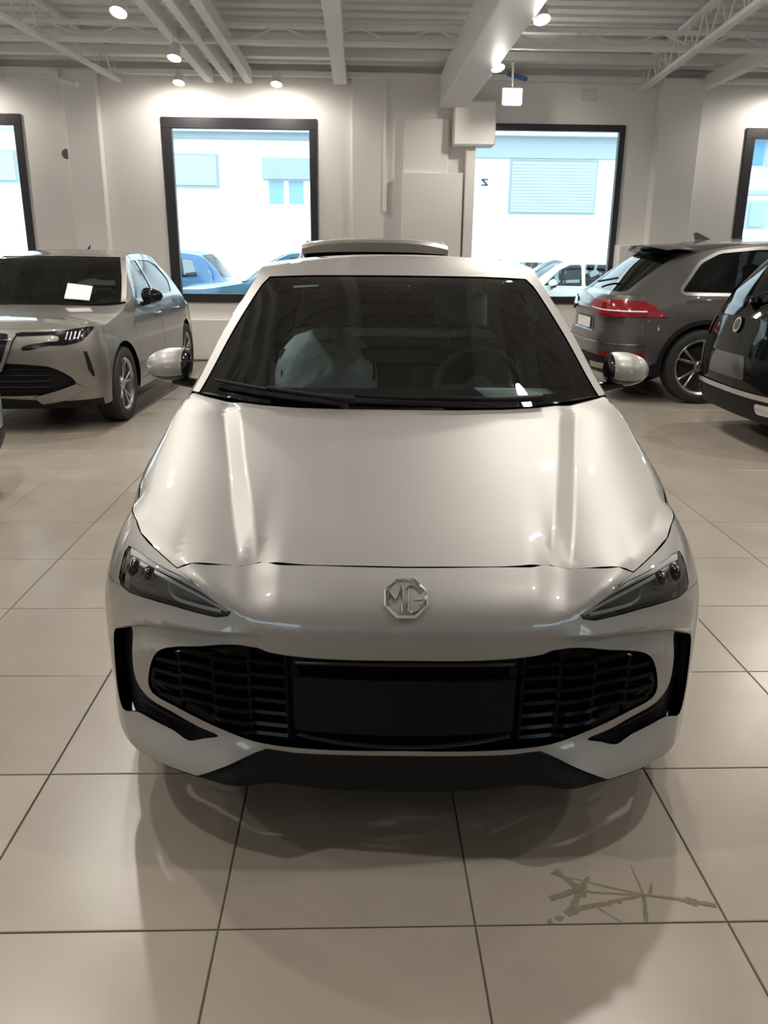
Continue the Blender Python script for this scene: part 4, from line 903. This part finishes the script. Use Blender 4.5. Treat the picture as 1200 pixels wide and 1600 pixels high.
    for i, (a, b_, z0, z1) in enumerate(wins):
        r = struct(empty('window_%d' % (i+1), ((a+b_)/2, WY, z0))); cx = (a+b_)/2; f = MB(); fw = .135; y0, y1 = WY-.03, WY+.07
        if i == 2: f.box(.30-(0), b_-cx, y0, y1, z1-z0-.085, z1-z0); f = MB(); f.box(a-cx, b_-cx, y0-WY, y1-WY, z1-z0-.085, z1-z0, .004); f.box(a-cx, b_-cx, y0-WY, y1-WY, 0, .10, .004); f.box(b_-cx-.08, b_-cx, y0-WY, y1-WY, .1, z1-z0-.085, .004); f.box(a-cx, a-cx+.05, y0-WY, y1-WY, .1, z1-z0-.085, .004)
        else:
            f.box(a-cx, b_-cx, y0-WY, y1-WY, z1-z0-fw, z1-z0, .004); f.box(a-cx, b_-cx, y0-WY, y1-WY, 0, .12, .004)
            f.box(a-cx, a-cx+fw, y0-WY, y1-WY, .12, z1-z0-fw, .004); f.box(b_-cx-fw*.75, b_-cx, y0-WY, y1-WY, .12, z1-z0-fw, .004)
        f.build('window_frame', M['frame'], r)
        MB().box(a-cx+.04, b_-cx-.04, .025, .031, .06, z1-z0-.05).build('window_pane', M['pane'], r)
    # other walls: the shop front behind the camera is glazed
    struct(MB().box(X0-.3, X0, Y0, WY, -.1, 4.3).build('wall_left', M['wall'])); struct(MB().box(X1, X1+.3, Y0, WY, -.1, 4.3).build('wall_right', M['wall']))
    ff = MB(); gl = []; xs = X0-.3
    for a, b_ in ((-6.2, -3.4), (4.6, 7.4)): ff.box(xs, a, Y0-.3, Y0, -.1, 4.3); ff.box(a, b_, Y0-.3, Y0, -.1, .3); ff.box(a, b_, Y0-.3, Y0, 2.7, 4.3); xs = b_; gl.append((a, b_))
    ff.box(xs, X1+.3, Y0-.3, Y0, -.1, 4.3); struct(ff.build('wall_front', M['wall']))
    for i, (a, b_) in enumerate(gl):
        r = struct(empty('window_%d' % (i+5), ((a+b_)/2, Y0-.1, .3))); hw = (b_-a)/2; f = MB()
        f.box(-hw, hw, -.05, .05, 0, .08); f.box(-hw, hw, -.05, .05, 2.32, 2.4); f.box(-hw, -hw+.08, -.05, .05, 0, 2.4); f.box(hw-.08, hw, -.05, .05, 0, 2.4); f.box(-.04, .04, -.05, .05, 0, 2.4); f.build('window_frame', M['frame'], r)
        MB().box(-hw+.05, hw-.05, -.005, .005, .05, 2.35).build('window_pane', M['pane'], r)
    # ceiling: ribbed deck, beams, lattice joists
    d = MB(); y = Y0
    while y < WY:
        d.box(X0-.3, X1+.3, y, y+.17, ZC, ZC+.05); d.box(X0-.3, X1+.3, y+.17, y+.30, ZC+.05, ZC+.10); y += .30
    d.box(X0-.3, X1+.3, Y0-.3, WY+.34, ZC+.10, ZC+.2)
    ce = struct(d.build('ceiling', M['deck']))
    def beam(name, *boxes, bev=.006, mat='ceiling_white'):
        q = MB()
        for bx in boxes: q.box(*bx, bev)
        return q.build(name, M[mat], ce)
    for x, wd in ((-1.96, .10), (-1.70, .09), (-1.45, .10), (-.25, .17)): beam('roof_beam', (x-wd/2, x+wd/2, Y0, WY-.05, 3.60, 3.76))
    beam('main_beam', (1.06, 1.42, Y0, WY-.05, 3.32, 3.72), bev=.01)
    for x in (4.6, 6.6, -4.7, -6.2): beam('roof_beam', (x-.06, x+.06, Y0, WY-.05, 3.60, 3.76))
    for yy in (11.45, 10.75): beam('purlin', (X0, X1, yy-.10, yy+.06, 3.80, 3.90), bev=.004)
    beam('purlin', (X0, X1, 11.78, 11.92, 3.82, 3.96), bev=.004)
    def lattice(name, a, b_, z0, z1, n, ch=.05):
        a, b_ = Vector(a), Vector(b_); q = empty(name, a, 0, ce); d_ = b_-a
        for z in (z0, z1): MB().bar(Vector((0, 0, z)), d_+Vector((0, 0, z)), ch, .045, bev=.004).build('chord', M['ceiling_white'], q)
        for k in range(n):
            p0 = d_*(k/n); p1 = d_*((k+.5)/n); p2 = d_*((k+1)/n)
            wv = MB(); wv.tube([p0+Vector((0, 0, z1)), p1+Vector((0, 0, z0))], .010, 6); wv.tube([p1+Vector((0, 0, z0)), p2+Vector((0, 0, z1))], .010, 6); wv.build('web', M['ceiling_white'], q, 60)
    lattice('lattice_joist', (X0, 9.85, 0), (X1, 9.85, 0), 3.63, 3.79, 20)
    lattice('lattice_joist', (X0, 6.2, 0), (X1, 6.2, 0), 3.63, 3.79, 16)
    lattice('roof_truss', (-3.12, WY-.1, 0), (-3.62, 6.0, 0), 3.60, 3.92, 12, .07)
    lattice('roof_truss', (3.74, WY-.1, 0), (3.30, 6.0, 0), 3.58, 3.90, 12, .09)
    # small wall fittings
    tag(MB().lathe([(0, .0), (.055, .0), (.062, -.012), (.062, -.02), (0, -.02)], 20, Matrix.Translation((-3.93, WY-.02, 2.72)) @ Matrix.Rotation(math.pi/2, 4, 'X')).build('pipe_cap', M['grey_socket']), 'round dark vent cap on the left wall beside the pilaster', 'vent cap')
    bx = MB(); bx.box(2.98, 3.16, WY-.06, WY, 3.46, 3.58, .012); tag(bx.build('wall_sensor', M['lamp_white']), 'small white box on the wall above the right window', 'sensor')
    bt = MB(); bt.bar((1.92, WY-.28, 3.72), (2.18, WY-.28, 3.66), .07, .05, bev=.01); bt.bar((2.14, WY-.28, 3.67), (2.20, WY-.05, 3.70), .03, .03); tag(bt.build('wall_bracket', M['blue_tape']), 'blue plastic clamp under the ceiling beside the floodlight', 'clamp')
    cb = MB(); cb.box(-3.98, -3.84, WY-.30, WY-.16, 3.56, 3.68, .01); cb.tube([(-3.80, WY-.36, 3.55), (-3.55, WY-.50, 3.48)], .035, 10); tag(cb.build('security_camera', M['lamp_white']), 'white security camera at the top of the left pilaster', 'camera')
    return fl, wb, ce
def spot_lamp(x, y, z, aim, label, energy=1.0, light=True, wash=False):
    """track spot: arm, round can, glowing face and the light it gives"""
    d = (Vector(aim)-Vector((x, y, z))).normalized(); q = d.to_track_quat('Z', 'Y').to_matrix().to_4x4()
    r = empty('ceiling_spotlight', (x, y, z)); tag(r, label, 'spotlight', 'ceiling spotlights')
    can = MB().lathe([(0, -.15), (.040, -.15), (.050, -.14), (.062, -.02), (.072, .0), (.068, .0), (.058, -.03)], 24, q).build('lamp_can', M['lamp_white'], r, 40)
    MB().lathe([(0, -.006), (.045, -.008), (.066, -.004)], 24, q).build('lamp_face', M['lamp_glow'], r, 60)
    MB().tube([(0, 0, 3.60-z if z < 3.55 else .10), tuple(d*-.08)], .010, 6).build('lamp_arm', M['lamp_white'], r, 60)
    if light:
        L = bpy.data.lights.new('spot_light', 'SPOT'); L.energy = SPOT_W*energy; L.spot_size = math.radians(168); L.spot_blend = .5; L.shadow_soft_size = .05; L.color = (1.0, .935, .85)
        o = bpy.data.objects.new('spot_light', L); link(o, r); e = Vector((0, .45, -.89)) if wash else d; o.location = d*.02+e*.01; o.rotation_euler = (-e).to_track_quat('Z', 'Y').to_euler()
    return r
def lamps():
    A = [(-1.97, 7.65, 3.35, (-2.1, 7.2, 2.4)), (-1.90, 9.45, 3.38, (-2.0, 9.1, 2.4)), (-2.26, 11.42, 3.50, (-2.30, 11.22, 2.9)), (-1.04, 11.42, 3.50, (-1.08, 11.22, 2.9)), (1.50, 7.55, 3.33, (1.62, 7.15, 2.4)), (1.44, 9.4, 3.33, (1.60, 9.0, 2.4))]
    N = ['spotlight nearest the top left corner, under the ceiling beam', 'spotlight under the beam, second from the left window wall', 'spotlight just above the left window, left of the pair', 'spotlight just above the left window, right of the pair', 'spotlight hanging beside the big white beam, nearest the camera', 'spotlight hanging beside the big white beam, near its wall end']
    for (x, y, z, t), n in zip(A, N): spot_lamp(x, y, z, t, n, wash=y > 11, energy=.36 if y > 11 else 1)
    spot_lamp(5.72, 11.42, 3.50, (5.75, 11.22, 2.9), 'spotlight above the rightmost window', .36, wash=True)
    spot_lamp(-5.3, 11.42, 3.50, (-5.3, 11.22, 2.9), 'spotlight above the leftmost window', .36, wash=True)
    G = [(-1.95, 5.6), (-1.95, 3.6), (1.53, 5.6), (1.53, 3.7), (4.7, 8.2), (4.7, 5.2), (4.7, 2.2), (-4.7, 8.0), (-4.7, 5.0), (-4.7, 2.0), (7.3, 6.5)]
    for x, y in G: spot_lamp(x, y, 3.36, (x, y-.5, 0), 'ceiling spotlight in the part of the showroom outside the picture')
    for x, y, e in ((-1.95, 1.5, .95), (1.53, 1.7, .95), (-4.7, -1.2, .4), (4.7, -1.0, .4)): spot_lamp(x, y, 3.36, (x, y-.5, 0), 'ceiling spotlight in the part of the showroom outside the picture', e)
    r = empty('floodlight', (1.90, 11.15, 3.36)); tag(r, 'square glowing floodlight above the right window', 'floodlight')
    MB().box(-.13, .13, -.01, .05, -.10, .10, .012).build('lamp_housing', M['lamp_white'], r); MB().box(-.115, .115, -.016, -.008, -.085, .085).build('lamp_face', M['flood_glow'], r)
    MB().tube([(0, .03, .09), (0, .05, .38), (0, .22, .40)], .014, 6).build('lamp_arm', M['lamp_white'], r, 60)
    L = bpy.data.lights.new('flood_light', 'SPOT'); L.energy = SPOT_W*1.6; L.spot_size = math.radians(140); L.spot_blend = .6; L.shadow_soft_size = .1; L.color = (1, .93, .82)
    o = bpy.data.objects.new('flood_light', L); link(o, r); o.location = (0, -.03, 0); o.rotation_euler = (math.radians(50), 0, 0)
# ------------------------------------------------------------------ the street outside
def outside():
    struct(MB().box(-40, 40, WY+.34, 26, -.25, -.03).build('street', M['street']))
    struct(MB().box(-40, 40, 22.4, 24.1, -.03, .08).build('pavement', M['facade_grey']))
    FY = 24.0; b = empty('street_building', (0, FY, 0)); tag(b, 'white rendered building across the street, seen through the showroom windows', 'building')
    def part(name, mat, x0, x1, z0, z1, y0=-.06, y1=.1, parent=b, bev=0.0): return MB().box(x0, x1, y0, y1, z0, z1, bev).build(name, M[mat], parent)
    part('wall', 'facade', -30, 30, 0, 9, 0, .5)
    part('cornice', 'facade', -30, 30, 4.52, 4.75, -.35, 0); part('wall_band', 'facade_grey', -6.5, -.6, 4.36, 4.52, -.12, .02); part('wall_band', 'facade_grey', 2.9, 8.2, 3.98, 4.52, -.10, .02)
    part('wall_band', 'facade_grey', 9.6, 14, 3.12, 3.24, -.10, .02)
    for x0, x1, z0, z1 in ((-4.99, -3.86, 3.19, 3.93), (-10.6, -9.25, 3.26, 3.96)):
        w = part('window', 'facade_grey', x0-.06, x1+.06, z0-.06, z1+.06, -.05); part('closed_blind', 'shutter', x0, x1, z0, z1, -.08, parent=w)
    w = part('window', 'facade', -2.62, -1.33, 2.66, 3.36, -.05); part('awning_box', 'facade_grey', -2.62, -1.33, 3.36, 3.90, -.20, parent=w)
    part('window_pane', 'blue_glass', -2.46, -2.06, 2.74, 3.32, -.07, parent=w); part('window_pane', 'blue_glass', -1.92, -1.52, 2.74, 3.32, -.07, parent=w)
    w = part('shop_shutter', 'facade_grey', 4.12, 6.56, 2.55, 3.94, -.03)
    for k in range(16): part('shutter_slat', 'shutter', 4.18, 6.50, 2.60+k*.081, 2.60+k*.081+.074, -.06, parent=w)
    w = part('window', 'facade_grey', 10.6, 11.3, 3.84, 4.52, -.04); part('shutter_leaf', 'navy_shutter', 10.76, 11.10, 3.90, 4.46, -.07, parent=w)
    w = part('window', 'facade_grey', 10.8, 11.5, 2.22, 2.98, -.04); part('shutter_leaf', 'blue_glass', 10.92, 11.29, 2.28, 2.92, -.07, parent=w)
    # the small letter-like mark on the white wall
    s_ = MB(); z0, z1, x0, x1, t = 3.27, 3.45, 3.36, 3.54, .035
    s_.box(x0, x1, -.02, 0, z0, z0+t); s_.box(x0, x1, -.02, 0, z1-t, z1); s_.bar((x0+.015, -.01, z1-.02), (x1-.015, -.01, z0+.02), .02, .05, up=(1, 0, 0)); s_.build('wall_letter', M['mark'], b)
def outside_cars():
    HPI = math.pi/2
    suv('street_hatchback', (-6.55, 16.4, 0), -HPI, 'blue hatchback with a red tail light in the street, behind the left window', 'blue', H=1.53, L=4.2, glassm='sideglass')
    suv('street_saloon', (-3.10, 14.35, 0), -HPI, 'steel blue car in the street, its bonnet in front of the blue hatchback', 'blue2', H=1.56, L=4.3, glassm='sideglass')
    suv('street_saloon', (1.70, 15.6, 0), -HPI, 'white car in the street behind the right window, large blue-tinted side windows', 'white_paint', H=1.47, L=4.3, glassm='sideglass')
    suv('street_saloon', (1.05, 18.3, 0), -HPI, 'pale car further off in the street, only its windscreen above the white car', 'white_paint', H=1.47, L=4.3, glassm='sideglass')
def inside_cars():
    alfa(); q8()
    HPI = math.pi/2
    c = suv('estate_suv', (7.40, 6.72, 0), HPI, 'black SUV at the right edge, tail to the left, chrome strip along its bumper', 'black_paint', H=1.66, L=4.36, W=.91, rearfeat=False)
    for sg in (1, -1):
        c.fpanel('tail_light', [(sg*x, z) for x, z in ((.52, 1.0), (.80, .99), (.84, .86), (.60, .84))], 'red', off=.01, rear=True, thick=.02)
        c.fpanel('exhaust_trim', round_poly([(sg*x, z) for x, z in ((.52, .33), (.78, .33), (.78, .41), (.52, .41))], .03), 'chrome', off=.012, rear=True, thick=.02)
    c.fpanel('bumper_strip', [(-.80, .44), (.80, .44), (.80, .48), (-.80, .48)], 'chrome', off=.014, rear=True, thick=.012)
    c.fpanel('rear_valance', [(-.86, .255), (.86, .255), (.86, .435), (-.86, .435)], 'black', off=.006, rear=True, thick=.01)
    c.fpanel('plate_recess', round_poly([(-.34, .56), (.34, .56), (.28, .74), (-.28, .74)], .04), 'dark_grey', off=.004, rear=True)
    bd = c.fpanel('emblem', [(.062*math.cos(t), .965+.062*math.sin(t)) for t in np.linspace(0, 2*math.pi, 25)[:-1]], 'chrome', off=.016, rear=True, thick=.012)
    c.fpanel('emblem_core', [(.042*math.cos(t), .965+.042*math.sin(t)) for t in np.linspace(0, 2*math.pi, 25)[:-1]], 'alloy_dark', off=.018, rear=True, thick=.004, parent=bd)
    p0, p1 = c.top(np.array(.0), np.array(2.93)), c.top(np.array(-.5), np.array(2.88)); w = MB(); w.tube([(0, float(p0[1])+.03, float(p0[2])+.04), (float(p1[0]), float(p1[1])+.03, float(p1[2])+.04)], .014, 6); w.lathe([(0, .05), (.05, .045), (.07, 0)], 16, Matrix.Translation((0, float(p0[1])+.0, float(p0[2])+.02))); w.build('rear_wiper', M['gloss_black'], c.root, 60)
    g = suv('grey_suv', (.17, 11.0, 0), math.pi-.01, 'grey SUV parked behind the silver hatchback, only its roof showing', 'grey_suv', H=1.64, L=4.4)
    sm = MB(); G = []
    for x in np.linspace(-.60, .60, 17):
        q = (abs(x)/.60)**3; G.append([(x, 3.62, 1.622-.05*q), (x, 4.02-.05*q, 1.602-.05*q), (x, 4.12-.12*q, 1.575-.05*q), (x, 4.10-.12*q, 1.505-.02*q), (x, 3.86, 1.49-.02*q)])
    sm.grid(G).build('roof_spoiler', g.paint, g.root, 40)
    for sg in (1, -1): MB().tube([(sg*.60, y_, z_) for y_, z_ in ((2.1, 1.53), (2.2, 1.585), (3.4, 1.58), (3.65, 1.535))], .016, 8).build('roof_rail', M['satin'], g.root, 60)
    suv('parked_hatchback', (-6.33, 4.50, 0), -HPI, 'silver car cut off by the left edge of the picture', 'light_silver', H=1.50, L=4.15)
def paper_material():
    m, nt, b = nmat('printed_sheet'); b.inputs['Roughness'].default_value = .8
    tc = nt.nodes.new('ShaderNodeTexCoord'); mp = nt.nodes.new('ShaderNodeMapping'); mp.inputs['Scale'].default_value = (1, 1, 1)
    nt.links.new(tc.outputs['Generated'], mp.inputs['Vector'])
    br = nt.nodes.new('ShaderNodeTexBrick'); br.inputs['Scale'].default_value = 9; br.inputs['Color1'].default_value = (.30, .30, .30, 1); br.inputs['Color2'].default_value = (.55, .54, .52, 1); br.inputs['Mortar'].default_value = (.78, .76, .72, 1); br.inputs['Mortar Size'].default_value = .035
    nt.links.new(mp.outputs[0], br.inputs['Vector'])
    sx = nt.nodes.new('ShaderNodeSeparateXYZ'); nt.links.new(tc.outputs['Generated'], sx.inputs[0])
    def band(out, a, c_):
        g = nt.nodes.new('ShaderNodeMath'); g.operation = 'GREATER_THAN'; g.inputs[1].default_value = a; l = nt.nodes.new('ShaderNodeMath'); l.operation = 'LESS_THAN'; l.inputs[1].default_value = c_
        nt.links.new(out, g.inputs[0]); nt.links.new(out, l.inputs[0]); k = nt.nodes.new('ShaderNodeMath'); k.operation = 'MULTIPLY'; nt.links.new(g.outputs[0], k.inputs[0]); nt.links.new(l.outputs[0], k.inputs[1]); return k.outputs[0]
    k = nt.nodes.new('ShaderNodeMath'); k.operation = 'MULTIPLY'; nt.links.new(band(sx.outputs['X'], .28, .80), k.inputs[0]); nt.links.new(band(sx.outputs['Y'], .52, .66), k.inputs[1])
    mx = nt.nodes.new('ShaderNodeMix'); mx.data_type = 'RGBA'; mx.inputs['A'].default_value = (.78, .76, .72, 1); nt.links.new(k.outputs[0], mx.inputs['Factor']); nt.links.new(br.outputs['Color'], mx.inputs['B'])
    nt.links.new(mx.outputs['Result'], b.inputs['Base Color']); return m
def sheet(name, P, label, mat):
    a, b_, c_, d_ = [Vector(p) for p in P]; o = (a+b_+c_+d_)/4
    G = [[(a.lerp(b_, s)).lerp(d_.lerp(c_, s), t)-o+Vector((0, 0, .004*math.sin(s*3.1)*math.sin(t*3))) for s in np.linspace(0, 1, 7)] for t in np.linspace(0, 1, 7)]
    q = MB().grid(G); ob = q.build(name, mat, None, 60); ob.location = o
    md = ob.modifiers.new('thickness', 'SOLIDIFY'); md.thickness = .0006
    return tag(ob, label, 'paper')
def papers(hc):
    ca, sa = math.cos(-.030), math.sin(-.030)
    W_ = [(.108+x*ca-y*sa, 1.70+x*sa+y*ca, z) for x, y, z in ((.303, 1.572, .988), (.598, 1.566, .988), (.612, 1.457, .986), (.334, 1.381, .982))]
    sheet('price_sheet', W_, 'printed white sheet lying on the silver hatchback dashboard', paper_material())
    sheet('paper_sheet', [(-2.757, 8.085, 1.196), (-2.526, 8.085, 1.170), (-2.503, 7.875, 1.050), (-2.732, 7.865, 1.066)], 'blank white sheet tucked against the crossover windscreen', M['paper'])
room_parts = room()
lamps()
hero_car = hero()
inside_cars()
outside()
outside_cars()
papers(hero_car)
